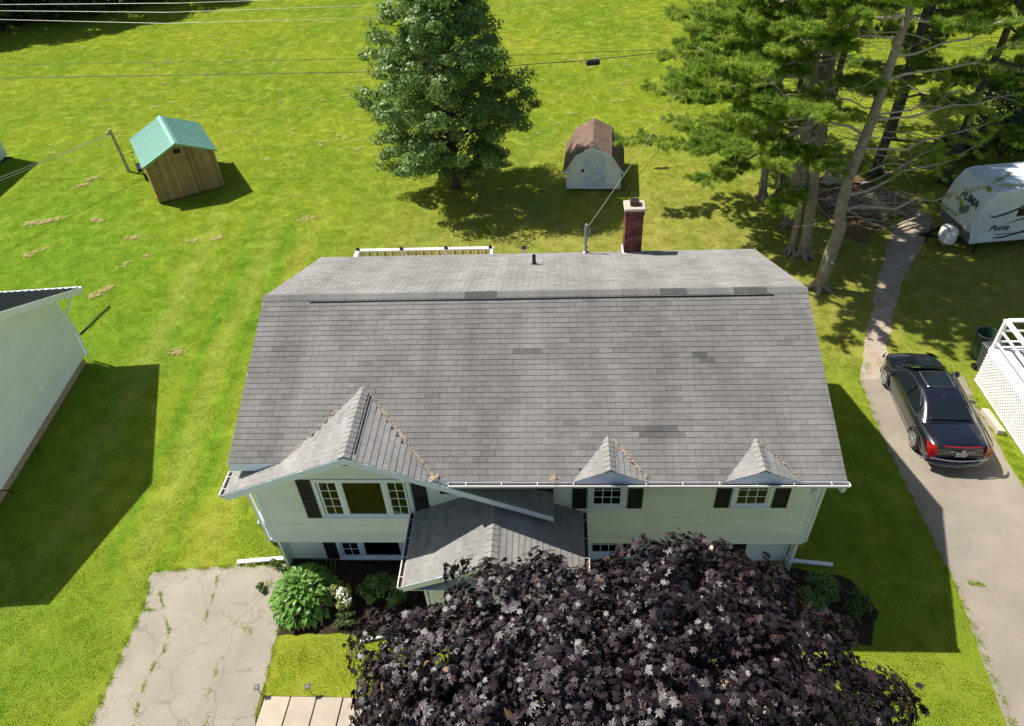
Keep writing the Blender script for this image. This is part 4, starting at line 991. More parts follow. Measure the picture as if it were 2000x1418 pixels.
P_, R_ = straight(22.6, 22.6, 14, .22, .3, .3); pine('dark thick pine standing alone behind the brush pile', P_, R_, 3.6, 1.6, 14, 4.6, dark=True, seed=10, nwh=14, dirv=(1, .1))
P_, R_ = straight(19.2, 22.5, 14, .18, .2, .2); pine('dark inner pine behind the pale boulder', P_, R_, 6.5, 1.6, 14, 2.9, dark=True, seed=11, nwh=7, dirv=(-.3, 1))
P_, R_ = straight(20.6, 25.0, 14, .18, .3, .2); pine('dark pine at the back centre of the grove', P_, R_, 6.0, 1.4, 14, 3.4, dark=True, seed=12, nwh=8, dirv=(.4, 1))
P_, R_ = straight(18.0, 25.2, 14, .20, -.4, .2); pine('dark pine at the back left of the grove', P_, R_, 5.0, 1.4, 14, 4.0, dark=True, seed=13, nwh=10, left_boost=1.2)
P_, R_ = straight(25.4, 21.6, 13, .20, .3, -.2); pine('pine whose boughs hang over the nose of the white trailer', P_, R_, 2.9, 2.0, 13, 4.8, dark=True, seed=14, nwh=15, dirv=(1, -.2))
P_, R_ = straight(24.6, 26.5, 13, .18, .3, .2); pine('dark pine at the back right of the grove', P_, R_, 3.2, 1.6, 13, 4.6, dark=True, seed=15, nwh=14)
# extra limbs of the near pale pine: long bare boughs reaching right with green tips
nearpine = [o for o in COL.objects if o.name.startswith('pine_tree') and 'leaning' in o['label']][0]
lb = MB(); TC = []; TD = []
for (z, dx, dy, dz, r) in [(3.3, 4.6, -.2, .9, .055), (3.9, 4.2, .9, 1.2, .05), (4.6, 2.6, .4, .7, .035), (5.6, 4.0, .5, .5, .045), (6.6, 3.9, .2, .55, .05), (6.75, 3.2, .8, .35, .04), (7.9, 3.4, -.1, 1.0, .05), (9.2, -2.6, .3, .35, .04), (6.0, -3.2, .5, 1.7, .06), (4.8, -2.7, .3, .8, .04), (7.0, -1.6, .6, .5, .03), (8.6, 4.6, .8, .9, .04)]:
    a = Vector((17.55+(z-4)*.07, 13.4, z)); b = a+Vector((dx, dy, dz)); P = limb(lb, a, b, r, .012, 7, 6, .10, sag=-.12)
    for q in P[2:]:
        for _ in range(4):
            e = q+Vector((random.gauss(0, .4)+.25*np.sign(dx), random.gauss(0, .4), random.gauss(.05, .25))); lb.tube([q, (q+e)/2+Vector((0, 0, .04)), e], [.010, .007, .003], 4)
            if q in P[4:] and random.random() < .75:
                for g_ in np.linspace(.4, 1.1, 6): TC.append(q.lerp(e, g_)); TD.append((e-q).normalized())
lb.build('long_limbs', M['bark_h'], nearpine)
TC = np.array([list(a) for a in TC]); TD = np.array([list(a) for a in TD]); n = len(TC); K = 26
D = unit(TD[:, None, :]+rng.normal(0, .8, (n, K, 3))+np.array([0, 0, .3])); L = rng.uniform(.09, .17, (n, K, 1)); C = TC[:, None, :]+rng.normal(0, .03, (n, K, 3)); S = unit(np.cross(D, rng.normal(size=(n, K, 3))))*.0085
npmesh('needles', np.stack([C-S, C+S, C+D*L], 2).reshape(-1, 3), np.arange(n*K*3).reshape(-1, 3), np.repeat(rng.uniform(.3, 1, n), K), M['needles'], nearpine)

# ---- bushes at the right ----
def bush(name, label, c, r, nleaf, size, mt, group=None, cat='shrub', extra=None, clumps=14):
    t = thing(name, label, cat, (c[0], c[1], 0), group=group); s = MB()
    for i in range(6):
        a = i*1.05; s.tube([(c[0], c[1], 0), (c[0]+math.cos(a)*r[0]*.3, c[1]+math.sin(a)*r[1]*.3, r[2]*.7), (c[0]+math.cos(a)*r[0]*.6, c[1]+math.sin(a)*r[1]*.6, r[2]*1.2)], [.03*r[2], .02*r[2], .006], 5)
    s.build('stems', M['bark_d'], t); PP = []; NN = []
    for i in range(clumps):
        d = unit(rng.normal(size=3)); d[2] = abs(d[2]); cc = np.array(c)+d*np.array(r)*rng.uniform(.45, .85); p, n = clump_pts(cc, np.array(r)*rng.uniform(.3, .45), nleaf//clumps, .6, .3); PP.append(p); NN.append(n)
    P = np.concatenate(PP); P[:, 2] = np.abs(P[:, 2])+.02; leaf_cloud('foliage', P, np.concatenate(NN), rng.uniform(.7, 1.3, len(P))*size, mt, t)
    if extra: ex_ = leaf_cloud(extra[0], P[:extra[1]]+np.array([0, 0, .05]), np.concatenate(NN)[:extra[1]]+np.array([0, 0, 1]), rng.uniform(.8, 1.2, extra[1])*extra[2], M[extra[3]], t); stuff(ex_)
    return t
for i, (x, y, r, h) in enumerate([(31.2, 27.4, 2.2, 2.6), (33.5, 30, 2.4, 3.0), (29.0, 24.2, 1.9, 2.2), (32.2, 24.2, 2.0, 3.0), (26.8, 23.6, 1.2, 1.3)]):
    bush('bush', ['light green bush behind the white trailer', 'taller bush farthest back at the right edge', 'rounded bush directly above the trailer roof', 'dark edged bush at the right frame edge', 'low bush between the dark pine and the trailer'][i], (x, y, h*.45), (r, r, h*.6), 3600, .17, M['leaf_s'], group='bushes behind the trailer', clumps=30)

# ---- front garden ----
# hosta: every big leaf is a piece of its own
hp = thing('hosta_plant', 'large bright green hosta clump beside the left driveway', 'plant', (.85, -.2, 0))
def hosta_leaf(L, W, droop):
    b = MB(); n = 6; vs = []
    for i in range(n+1):
        t_ = i/n; w_ = W*math.sin(math.pi*min(1, t_*.93+.07)**.85)*(1 if t_ < .95 else .25); y_ = L*t_; z_ = droop*math.sin(t_*math.pi*.55)*.35-droop*t_*t_*.55
        vs += [(-w_, y_, z_+w_*.45), (0, y_, z_), (w_, y_, z_+w_*.45)]
    fs = []
    for i in range(n): fs += [(3*i, 3*i+1, 3*i+4, 3*i+3), (3*i+1, 3*i+2, 3*i+5, 3*i+4)]
    b.add(vs, fs, random.uniform(.1, 1)); return b
protos = [hosta_leaf(.20*s, .062*s, .20*s).build('leaf', M['hosta'], hp, local=True) for s in (.7, .85, 1, 1.1, 1.0, .9)]
meshes = [p.data for p in protos]; k = 0
st = MB()
for i in range(300):
    q = math.sqrt((i+.5)/300); a = i*2.39996+random.uniform(-.15, .15); R = .80*q
    x = R*math.cos(a)*.98; y = R*math.sin(a)*1.05; z = .62*(1-q**2.2)+.16+random.uniform(-.05, .05)
    if k < len(protos): o = protos[k]
    else: o = bpy.data.objects.new('leaf', random.choice(meshes)); COL.objects.link(o); o.parent = hp
    k += 1
    pitch = rad(55-85*q+random.uniform(-15, 15)); yaw = a-math.pi/2+random.uniform(-.35, .35)
    o.location = (x, y, z); o.rotation_euler = (pitch, random.uniform(-.3, .3), yaw); o.scale = (random.uniform(.85, 1.15),)*3
    if i % 3 == 0: st.tube([(.85+x*.15, -.2+y*.15, 0), (.85+x*.6, -.2+y*.6, z*.8), (.85+x, -.2+y, z)], .006, 4, cap=False)
for i in range(7):
    a = i; st.tube([(.95+.1*i, .2, .3), (.95+.12*i, .35+.04*(i % 3), .9)], .005, 4)
st.build('stalks', M['hosta'], hp)
bush('flowering_shrub', 'pale green shrub with cream blooms right of the hosta', (1.88, -.28, .30), (.36, .42, .30), 1500, .06, M['leaf_l'], extra=('bloom', 260, .05, 'petal'))
bush('low_shrub', 'small dusty green shrub in front of the flowering one', (2.02, -.86, .12), (.32, .22, .14), 900, .045, M['leaf_s'])
bush('dark_shrub', 'dark green shrub in the shaded bed under the lower window', (2.75, -.05, .35), (.45, .5, .38), 1600, .07, M['leaf_g'])
bush('dark_shrub', 'larger dark shrub against the porch wall', (3.65, -.15, .5), (.6, .75, .55), 2800, .075, M['leaf_g'])
bush('weed_plant', 'spiky weed growing through the driveway near the hosta', (-.33, .12, .08), (.2, .16, .12), 240, .07, M['leaf_s'], clumps=4, cat='plant')
bush('weed_plant', 'scraggly weeds between driveway corner and house', (-.12, .75, .10), (.3, .2, .16), 300, .06, M['leaf_s'], clumps=5, cat='plant')
for i, (x, y, r, h, mt_) in enumerate([(13.9, .15, .45, .45, 'leaf_g'), (14.5, -.35, .42, .5, 'leaf_s'), (13.4, -.5, .55, .5, 'leaf_g'), (13.0, .35, .3, .4, 'leaf_r')]):
    bush('garden_shrub', ['shaded green shrub near the right downspout', 'outermost shrub of the right bed with pale sprigs', 'dark shrub beside the purple maple', 'dark red perennial by the right house corner'][i], (x, y, h*.5), (r, r, h*.6), 1500, .07, M[mt_], group='shrubs in the right bed')

# ---- purple maple ----
mp_ = thing('purple_maple', 'large glossy dark purple maple filling the front yard', 'tree', (8.4, -4.6, 0))
tr = MB(); tr.tube([(8.4, -4.6, -.1), (8.4, -4.6, .4), (8.45, -4.55, 1.3), (8.4, -4.6, 2.2)], [.24, .18, .16, .14], 12); tr.build('trunk', M['bark_d'], mp_, smooth=True)
cr = MB(); MC = np.array([8.42, -4.74, 3.0]); PP = []; NN = []; SP = []; SZ = []
MAPLE = [(0, .0, .03), (.10, -.34, .02), (.34, -.42, -.10), (.28, -.18, .05), (.66, -.02, -.14), (.38, .12, .05), (.46, .40, -.12), (.17, .30, .06), (0, .78, -.16), (-.17, .30, .06), (-.46, .40, -.12), (-.38, .12, .05), (-.66, -.02, -.14), (-.28, -.18, .05), (-.34, -.42, -.10), (-.10, -.34, .02)]
BOUGHS = [(5.96, -2.66, 4.2, 1.03), (7.19, -2.54, 4.3, 0.73), (8.28, -2.91, 4.3, 0.81), (9.35, -2.33, 4.6, 0.77), (10.51, -2.59, 4.5, 0.81), (11.43, -2.87, 4.2, 0.57), (4.49, -3.65, 3.9, 0.9), (4.47, -4.64, 4.0, 0.76), (5.69, -4.14, 4.6, 1.06), (7.23, -4.28, 4.9, 1.2), (8.87, -3.95, 5.0, 1.21), (10.48, -3.76, 4.7, 0.97), (11.73, -3.9, 4.3, 0.84), (12.48, -4.5, 4.0, 0.73), (10.6, -4.98, 4.9, 1.13), (6.0, -5.18, 4.8, 1.14), (7.62, -5.44, 5.1, 1.17), (9.09, -5.38, 5.2, 1.16), (11.77, -5.14, 4.4, 0.89), (5.06, -5.39, 4.3, 0.92)]
BOUGHS[0] = (6.2, -2.75, 4.2, .92)
BOUGHS += [(6.2, -6.9, 4.2, 1.5), (8.3, -7.3, 4.5, 1.6), (10.4, -6.9, 4.1, 1.5), (5.0, -5.6, 3.6, 1.3), (11.8, -5.8, 3.5, 1.2)]
for bi, (bx, by, bz, r_) in enumerate(BOUGHS):
    c0 = np.array([bx, by, bz-.08]); rr3 = np.array([r_*1.05, r_*.98, r_*.92]); nro = int(185*r_*r_)+20
    limb(cr, (8.4, -4.6, 1.5), tuple(c0), .06, .02, 6, 5, .06)
    for i in range(nro):
        cz = 1-1.45*(i+.5)/nro; a = i*2.39996+bi; s_ = math.sqrt(max(0, 1-cz*cz)); d = np.array([s_*math.cos(a), s_*math.sin(a), cz])
        lump = .95+.22*math.sin(a*3+bi*2)+random.gauss(0, .065); c = c0+d*rr3*lump*(1 if random.random() < .75 else .72)
        if c[1] > -1.5: c[1] = -1.5-random.uniform(0, .15)
        out = unit(d+.45*unit(c-MC)); out[2] = max(out[2], .15); k_ = int(rng.integers(5, 9)); ax = unit(out+rng.normal(0, .25, 3)); e1 = unit(np.cross(ax, rng.normal(size=3))); e2 = np.cross(ax, e1); ls = random.uniform(.075, .155)
        for j in range(k_):
            t_ = j*6.283/k_+random.uniform(-.4, .4); rad_ = e1*math.cos(t_)+e2*math.sin(t_); tilt = random.uniform(.15, 1.0)
            sp = unit(rad_*math.cos(tilt*.6)-np.array([0, 0, 1])*math.sin(tilt*.6)*.7+rng.normal(0, .15, 3)); n_ = unit(ax*1.0+rad_*tilt*.55+rng.normal(0, .28, 3)); q = ls*random.uniform(.75, 1.2)
            PP.append(c+sp*q*.62+rng.normal(0, .045, 3)); NN.append(n_); SP.append(sp); SZ.append(q)
for i in range(4600):      # inner leaves close the gaps
    d = unit(rng.normal(size=3)); d[2] = abs(d[2]); PP.append(MC+np.array([0, 0, .1])+d*np.array([3.6, 2.8, 1.55])*rng.uniform(.8, 1)); NN.append(unit(d+rng.normal(0, .5, 3)+np.array([0, 0, .4]))); SP.append(rng.normal(size=3)); SZ.append(.19)
cr.build('branches', M['bark_d'], mp_)
P = np.array(PP); N = np.array(NN); SPN = np.array(SP); sz = np.array(SZ)
d2 = np.linalg.norm(P-np.array(CAM), axis=1); vis = (P[:, 2] > 3.9) & (sz < .185); order = np.argsort(-(sz/d2)*vis)
top = order[:300]; restm = np.ones(len(P), bool); restm[top] = False
def mleaves(name, idx, mt_, off=0.0):
    V, F = place_shapes(P[idx]+off*unit(P[idx]-MC), N[idx], sz[idx], MAPLE, spin=SPN[idx]); return V, F
k = len(MAPLE)
def mobj(name, idx, mt_, off=0.0):
    V, F = mleaves(name, idx, mt_, off); o = npmesh(name, V, F, np.repeat(rng.uniform(0, 1, len(V)//k), k-1), mt_, mp_); stuff(o); return o
mobj('crown', np.where(restm)[0], M['leaf_r'])
V, F = mleaves('leaf', top, None)
for i in range(300):
    mt_ = M['leaf_r'] if random.random() < .95 else M['leaf_r2']
    npmesh('leaf', V[i*k:(i+1)*k], F[:k-1], np.full(k-1, random.random()), mt_, mp_)
mobj('bronze_leaves', rng.choice(np.where(restm & vis)[0], 260), M['leaf_r2'], .03); mobj('red_shoots', rng.choice(np.where(restm & vis)[0], 4), M['leaf_r3'], .04)
# ---------------- sheds ----------------
gs = thing('garden_shed', 'small wooden shed with green metal roof and stained vertical boards', 'shed', (-12.0, 21.35, 0), math.atan2(.536, .844))
W_, D_, ze, zp = 3.22, 3.75, 2.02, 2.74; pk = 1.62; sL = (zp-ze)/pk
def ztop(x): return ze+(x*sL if x < pk else (W_-x)*(zp-ze)/(W_-pk))
nbd = 27; bw = W_/nbd
for i in range(nbd):
    x0, x1 = i*bw, (i+1)*bw-.006; b = MB(); P = [(x0, -.012, .06), (x1, -.012, .06), (x1, -.012, ztop(x1)-.02), (x0, -.012, ztop(x0)-.02)]; b.prism(P, (0, .02, 0), random.uniform(.72, 1.22)); b.build('board', M['plywood'], gs, local=True)
b = MB(); b.box(0, W_, .012, .05, .05, ze-.03); b.box(0, .04, .05, D_, .05, ze-.03); b.box(W_-.04, W_, .05, D_, .05, ze-.03); b.box(0, W_, D_-.04, D_, .05, ze); b.prism([(.05, .012, ze-.03), (pk, .012, zp-.05), (W_-.05, .012, ze-.03)], (0, .03, 0)); b.build('wall', M['plywood'], gs, local=True)
b = MB(); b.box(.05, W_-.05, .1, D_-.1, 0, .06); b.build('skid', M['bark_d'], gs, local=True)
for sg in (0, 1):
    b = MB(); xe, zz = (-.14, ze-.14*sL) if sg == 0 else (W_+.14, ze-.14*sL)
    P = [(xe, -.14, zz), (pk, -.14, zp), (pk, D_+.2, zp), (xe, D_+.2, zz)]; b.prism(P, (0, 0, .02))
    y = -.10
    while y < D_+.2:
        b.bar((xe, y, zz+.030), (pk, y, zp+.030), .030, .030, (0, 0, 1)); y += .19
    b.prism([(xe, -.16, zz-.05), (pk, -.16, zp-.05), (pk, -.16, zp+.05), (xe, -.16, zz+.05)], (0, .022, 0))
    b.build('roof_panel', M['metal_green'], gs, local=True)
b = MB(); b.prism([(pk-.16, -.17, zp-.16*sL+.045), (pk, -.17, zp+.065), (pk+.16, -.17, zp-.16*sL+.045)], (0, D_+.39, 0)); b.build('ridge_cap', M['metal_green'], gs, local=True)
b = MB(); b.box(1.43, 1.75, -.045, -.014, 2.24, 2.44); 
for i in range(4): b.obox((1.59, -.05, 2.27+i*.045), (.15, 0, 0), (0, .008, .01), (0, -.003, .003))
b.build('louvred_vent', M['black'], gs, local=True)
# cart and toy leaning on the shed's left side
b = MB()
for (y, r) in ((0, .33), (.45, .30)): b.tube([(0, y+r*math.cos(a), .36+r*math.sin(a)) for a in np.linspace(0, 6.283, 17)], .025, 5)
for a in np.linspace(0, 3.14, 5): b.bar((0, -.3*math.cos(a), .36-.3*math.sin(a)), (0, .3*math.cos(a), .36+.3*math.sin(a)), .012, .012, (1, 0, 0))
b.bar((.05, -.2, .6), (.05, .9, 1.15), .03, .03, (1, 0, 0)); b.bar((-.18, -.2, .5), (-.18, .9, 1.0), .03, .03, (1, 0, 0)); b.box(-.22, .02, -.1, .7, .42, .62); b.bar((-.2, .9, 1.15), (.07, .9, 1.15), .03, .03)
o = b.build('hand_cart', M['black']); o.location = (-13.95, 24.2, 0); o.rotation_euler = (0, 0, rad(32)); tag(o, 'black wheeled hand cart leaning at the green roofed shed', 'cart')
o = thing('ride_on_toy', 'small orange and yellow plastic toy by the shed corner', 'toy', (-12.22, 21.95, 0), rad(60))
b = MB(); b.lathe((0, 0, .14), [(0, -.1), (.14, -.08), (.18, 0), (.14, .1), (0, .12)], 10); b.box(-.2, .2, -.08, .08, .08, .18); b.build('body', M['orange'], o, local=True)
b = MB(); b.box(-.12, .12, -.10, .10, .24, .34); b.tube([(.1, 0, .3), (.2, 0, .48)], .03, 6); b.build('seat', M['yellow'], o, local=True)

# gambrel barn shed
bs = thing('barn_shed', 'small white barn shaped shed with pale door and brown gambrel roof', 'shed', (9.2, 21.66, 0), rad(-4))
PR = [(-1.42, .98), (-1.30, 1.12), (-.86, 1.83), (-.07, 2.25), (.80, 1.84), (1.28, 1.12), (1.42, .98)]
D_ = 3.05; b = MB()
b.box(-1.26, -1.22, .02, D_, .12, 1.06); b.box(1.22, 1.26, .02, D_, .12, 1.06); b.prism([(-1.26, D_-.03, .12), (1.26, D_-.03, .12), (1.24, D_-.03, 1.1), (.80, D_-.03, 1.79), (-.07, D_-.03, 2.2), (-.86, D_-.03, 1.78), (-1.24, D_-.03, 1.1)], (0, .03, 0)); b.build('wall', M['siding'], bs, local=True)
z = .12
def bhalf(z):
    if z < 1.02: return -1.24, 1.24
    if z < 1.80: f = (z-1.02)/.78; return -1.24+.38*f, 1.24-.44*f
    f = min(1, (z-1.80)/.42); return -.86+.79*f, .80-.87*f
while z < 2.15:
    zt = z+.098; lo, hi = bhalf(zt-.01)
    for (p, q) in (((lo, -.52), (.63, hi)) if z < 1.86 else ((lo, hi),)):
        if q-p < .04: continue
        b = MB(); vs = [(p, -.014, z), (q, -.014, z), (q, -.014, z+.02), (p, -.014, z+.02), (p, -.002, zt), (q, -.002, zt), (p, .03, z), (q, .03, z), (q, .03, zt), (p, .03, zt)]
        b.add(vs, [(0, 1, 2, 3), (3, 2, 5, 4), (6, 7, 1, 0), (0, 3, 4, 9, 6), (1, 7, 8, 5, 2), (4, 5, 8, 9), (6, 9, 8, 7)], random.uniform(.96, 1.04)); b.build('siding_board', M['siding'], bs, local=True)
    z = zt
b = MB(); b.box(-.52, .63, -.005, .03, .12, 1.87); dr = b.build('door', M['barn_door'], bs, local=True)
b = MB()
for x in (-.52, .55): b.box(x, x+.08, -.032, -.006, .12, 1.87)
for z in (.12, .98, 1.79): b.box(-.44, .55, -.031, -.006, z, z+.08)
for z0, z1 in ((.20, .98), (1.06, 1.79)):
    b.bar((-.44, -.018, z0), (.55, -.018, z1), .07, .022, (0, 1, 0)); b.bar((-.44, -.022, z1), (.55, -.022, z0), .07, .022, (0, 1, 0))
b.build('door_brace', M['trim'], dr, local=True)
b = MB(); b.box(-.55, -.45, -.06, -.033, .98, 1.12); b.box(-.60, -.52, -.05, -.034, 1.02, 1.06); b.build('latch', M['black'], dr, local=True)
for i in range(6):
    a, c = PR[i], PR[i+1]; L = math.hypot(c[0]-a[0], c[1]-a[1]); nrow = max(1, int(round(L/.15)))
    b = MB(); th = Vector((-(c[1]-a[1]), 0, c[0]-a[0])).normalized()
    for r in range(nrow):
        t0, t1 = r/nrow, (r+1)/nrow; flip = i >= 3; y = -.10-(r % 2)*.15
        while y < D_+.1:
            y0, y1 = max(y, -.10), min(y+.295, D_+.1)
            if y1-y0 > .03:
                q0 = Vector((a[0]+(c[0]-a[0])*t0, 0, a[1]+(c[1]-a[1])*t0)); q1 = Vector((a[0]+(c[0]-a[0])*t1, 0, a[1]+(c[1]-a[1])*t1)); h0, h1 = (.018, .008) if not flip else (.008, .018)
                vs = [(q0+th*h0)+Vector((0, y0, 0)), (q0+th*h0)+Vector((0, y1, 0)), (q1+th*h1)+Vector((0, y1, 0)), (q1+th*h1)+Vector((0, y0, 0))]; vl_ = [v_-th*.03 for v_ in vs]
                b.add(vs+vl_, [(0, 1, 2, 3), (7, 6, 5, 4), (0, 4, 5, 1), (1, 5, 6, 2), (2, 6, 7, 3), (3, 7, 4, 0)], random.gauss(1, .07))
            y += .30
    stuff(b.build('roof_shingles', M['shingle_b'], bs, local=True))
b = MB()
for i in range(6):
    a, c = PR[i], PR[i+1]; b.prism([(a[0], -.125, a[1]-.01), (c[0], -.125, c[1]-.01), (c[0], -.125, c[1]-.10), (a[0], -.125, a[1]-.10)], (0, .024, 0))
b.build('rake_trim', M['trim'], bs, local=True)
b = MB(); b.box(-1.28, -1.20, -.03, -.016, .12, 1.0); b.build('corner_trim', M['trim'], bs, local=True); b = MB(); b.box(1.20, 1.28, -.03, -.016, .12, 1.0); b.build('corner_trim', M['trim'], bs, local=True)
b = MB(); b.box(-1.2, -1.0, .1, D_, 0, .12); b.box(1.0, 1.2, .1, D_, 0, .12); b.box(-.1, .1, .1, D_, 0, .12); b.build('skid', M['foundation'], bs, local=True)

# ---------------- neighbour's house at the left ----------------
ang = math.atan2(.0842, .9964)   # wall direction leans
nh = thing('neighbour_house', 'pale sided neighbour house with black ribbed metal roof cut by the left edge', 'house', (-9.72, 9.42, 0), ang)
# local frame: -y runs along the gable wall towards the camera, -x into the house
YB, YF = 0.0, -8.6; RY = -4.35; ZR = 5.12; SB = .46; SF = .42
def nz(y): return ZR-SB*(y-RY) if y > RY else ZR-SF*(RY-y)
b = MB(); b.prism([(-.02, YB, .35), (-.02, YB, nz(YB)-.1), (-.02, RY, ZR-.1), (-.02, YF, nz(YF)-.1), (-.02, YF, .35)], (-.1, 0, 0)); b.box(-9, -.12, YB-.1, YB, .35, nz(YB)-.1); b.box(-9, -.12, YF, YF+.1, .35, nz(YF)-.1); b.build('gable_wall', M['siding2'], nh, local=True); nw = nh.children[0]
z = .36; 
while z < ZR-.2:
    zt = z+.105; yb = YB-.06 if z < nz(YB)-.2 else RY+(ZR-.12-zt)/SB; yf = YF+.06 if z < nz(YF)-.2 else RY-(ZR-.12-zt)/SF
    if yb-yf > .1:
        b = MB(); vs = [(.032, yf, z), (.032, yb, z), (.032, yb, z+.014), (.032, yf, z+.014), (.003, yf, zt), (.006, yb, zt), (-.02, yf, z), (-.02, yb, z), (-.02, yb, zt), (-.02, yf, zt)]
        b.add(vs, [(3, 2, 1, 0), (4, 5, 2, 3), (0, 1, 7, 6), (6, 9, 4, 3, 0), (2, 5, 8, 7, 1), (9, 8, 5, 4)], random.uniform(.97, 1.03)); b.build('siding_board', M['siding2'], nw, local=True)
    z = zt
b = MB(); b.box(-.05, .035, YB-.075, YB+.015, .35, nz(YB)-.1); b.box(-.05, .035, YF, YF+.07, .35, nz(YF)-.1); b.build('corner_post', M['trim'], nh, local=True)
b = MB(); b.box(-9, -.06, YF+.1, YB-.08, -.05, .35); b.build('foundation', M['foundation'], nh, local=True)
OV = .72
for sg in (0, 1):
    ye, zt = (YB+.45, nz(YB+.45)) if sg == 0 else (YF-.4, nz(YF-.4))
    b = MB(); b.prism([(OV, ye, zt), (OV, RY, ZR), (-9.5, RY, ZR), (-9.5, ye, zt)], (0, 0, -.08)); x = OV-.05
    while x > -9.4:
        b.bar((x, ye, zt+.012), (x, RY, ZR+.012), .028, .034, (0, 0, 1)); x -= .235
    b.build('roof_panel', M['roof_black'], nh, local=True)
b = MB(); b.prism([(OV, YB+.45, nz(YB+.45)-.01), (OV, RY, ZR+.02), (OV, RY, ZR-.21), (OV, YB+.45, nz(YB+.45)-.23)], (.03, 0, 0)); b.prism([(OV, YF-.4, nz(YF-.4)-.01), (OV, RY, ZR+.02), (OV, RY, ZR-.21), (OV, YF-.4, nz(YF-.4)-.23)], (.03, 0, 0)); b.build('rake_board', M['siding2'], nh, local=True)
b = MB(); b.prism([(.03, YB+.45, nz(YB+.45)-.2), (.03, RY, ZR-.2), (OV, RY, ZR-.2), (OV, YB+.45, nz(YB+.45)-.2)], (0, 0, .01)); b.prism([(.03, YF-.4, nz(YF-.4)-.2), (.03, RY, ZR-.2), (OV, RY, ZR-.2), (OV, YF-.4, nz(YF-.4)-.2)], (0, 0, .01)); b.build('soffit', M['trim'], nh, local=True)
b = MB(); b.box(-9.4, OV+.02, YB+.452, YB+.57, nz(YB+.45)-.13, nz(YB+.45)-.03); b.build('gutter', M['trim'], nh, local=True)
b = MB(); b.tube([(.4, YB+.5, nz(YB+.5)-.15), (.06, YB+.1, 2.1), (.06, YB+.06, .2)], .04, 6); b.build('downspout', M['trim'], nh, local=True)
b = MB(); b.tube([(.02, -6.4, .42), (.35, -6.4, .40), (.36, -6.4, .25)], .02, 6); b.build('tap_pipe', M['black'], nh, local=True)
b = MB(); b.tube([(-10.85, 11.0, .03), (-10.72, 11.6, .05), (-10.66, 12.1, .05), (-10.5, 12.8, .05)], .028, 6); tag(b.build('drain_hose', M['black']), 'thin black drain hose lying on grass behind neighbour house', 'hose')

# small white outbuilding at the far left edge
ws = thing('white_outbuilding', 'corner of a small white outbuilding at the far left edge', 'shed', (-23.25, 27.35, 0), rad(2))
b = MB(); b.box(-4, 0, -.04, 0, .12, 2.9); b.box(-.04, 0, -6, -.04, .12, 2.9); b.box(-4, -3.96, -6, -.04, .12, 2.9); b.box(-4, 0, -6.04, -6, .12, 2.9); b.build('wall', M['rv'], ws, local=True)
b = MB(); b.box(-4.1, .08, -6.1, .08, 2.9, 2.98); b.build('roof', M['rv'], ws, local=True)
b = MB(); b.box(-3.9, -.1, -5.9, -.1, 0, .12); b.box(-.02, .40, -.35, -.28, .08, .14); b.build('chassis', M['black'], ws, local=True)

# ---------------- poles and cables ----------------
up_ = thing('utility_post', 'short leaning wooden service post left of the green roofed shed', 'post', (-15.25, 25.09, 0))
b = MB(); b.tube([(-15.25, 25.09, -.1), (-15.30, 25.09, 1.2), (-15.36, 25.09, 2.34)], [.085, .08, .07], 9); b.build('pole', M['post'], up_)
b = MB(); b.lathe((-15.47, 25.0, 2.12), [(0, -.07), (.05, -.05), (.03, 0), (.05, .05), (0, .07)], 8); b.tube([(-15.36, 25.05, 2.16), (-15.47, 25.0, 2.16)], .02, 5); b.build('insulator', M['black'], up_)
def cable(name, label, pts, r, mt, sag=0.0, n=24, group=None, extra=None):
    P = [Vector(p) for p in pts]; Q = []
    for i in range(len(P)-1):
        for k in range(n):
            t_ = k/n; p = P[i].lerp(P[i+1], t_); p.z -= sag*4*t_*(1-t_); Q.append(p)
    Q.append(P[-1]); b = MB(); b.tube(Q, r, 5)
    o = b.build(name, mt); tag(o, label, 'cable', group); return o, Q
G_ = 'overhead cables across the back lawn'
cable('service_cable', 'upper thin cable from the wooden post toward the left edge', [(-15.45, 25.0, 2.14), (-23.5, 9.5, 3.1)], .012, M['cable_l'], .15)
cable('service_cable', 'lower thin cable from the wooden post toward the left edge', [(-15.47, 25.0, 2.04), (-23.6, 9.3, 2.92)], .010, M['cable_l'], .15)
cable('overhead_cable', 'plain cable crossing behind the broadleaf tree, upper of the middle pair', [(-45, 30.6, 5.0), (-20.99, 27.3, 5.0), (3, 26.0, 5.0), (29, 26.1, 5.0), (50, 26.3, 5.2)], .011, M['cable'], .0, 8, G_)
o, Q = cable('overhead_cable', 'thicker lashed cable carrying the black splice box', [(-45, 28.3, 4.9), (-19.96, 25.6, 4.9), (2, 24.55, 4.88), (9.2, 25.25, 4.9), (15, 26.35, 4.95), (45, 28.5, 5.1)], .017, M['cable'], .0, 8, G_)
b = MB()
for i in range(150):
    t_ = i/150*(len(Q)-2); k = int(t_); p = Q[k].lerp(Q[k+1], t_-k)
    if -30 < p.x < 25 and random.random() < .7: b.bar(p+Vector((-.03, 0, .02)), p+Vector((.03, 0, .02)), .012, .012)
stuff(b.build('lashing_clips', M['cable_l'], o, local=True))
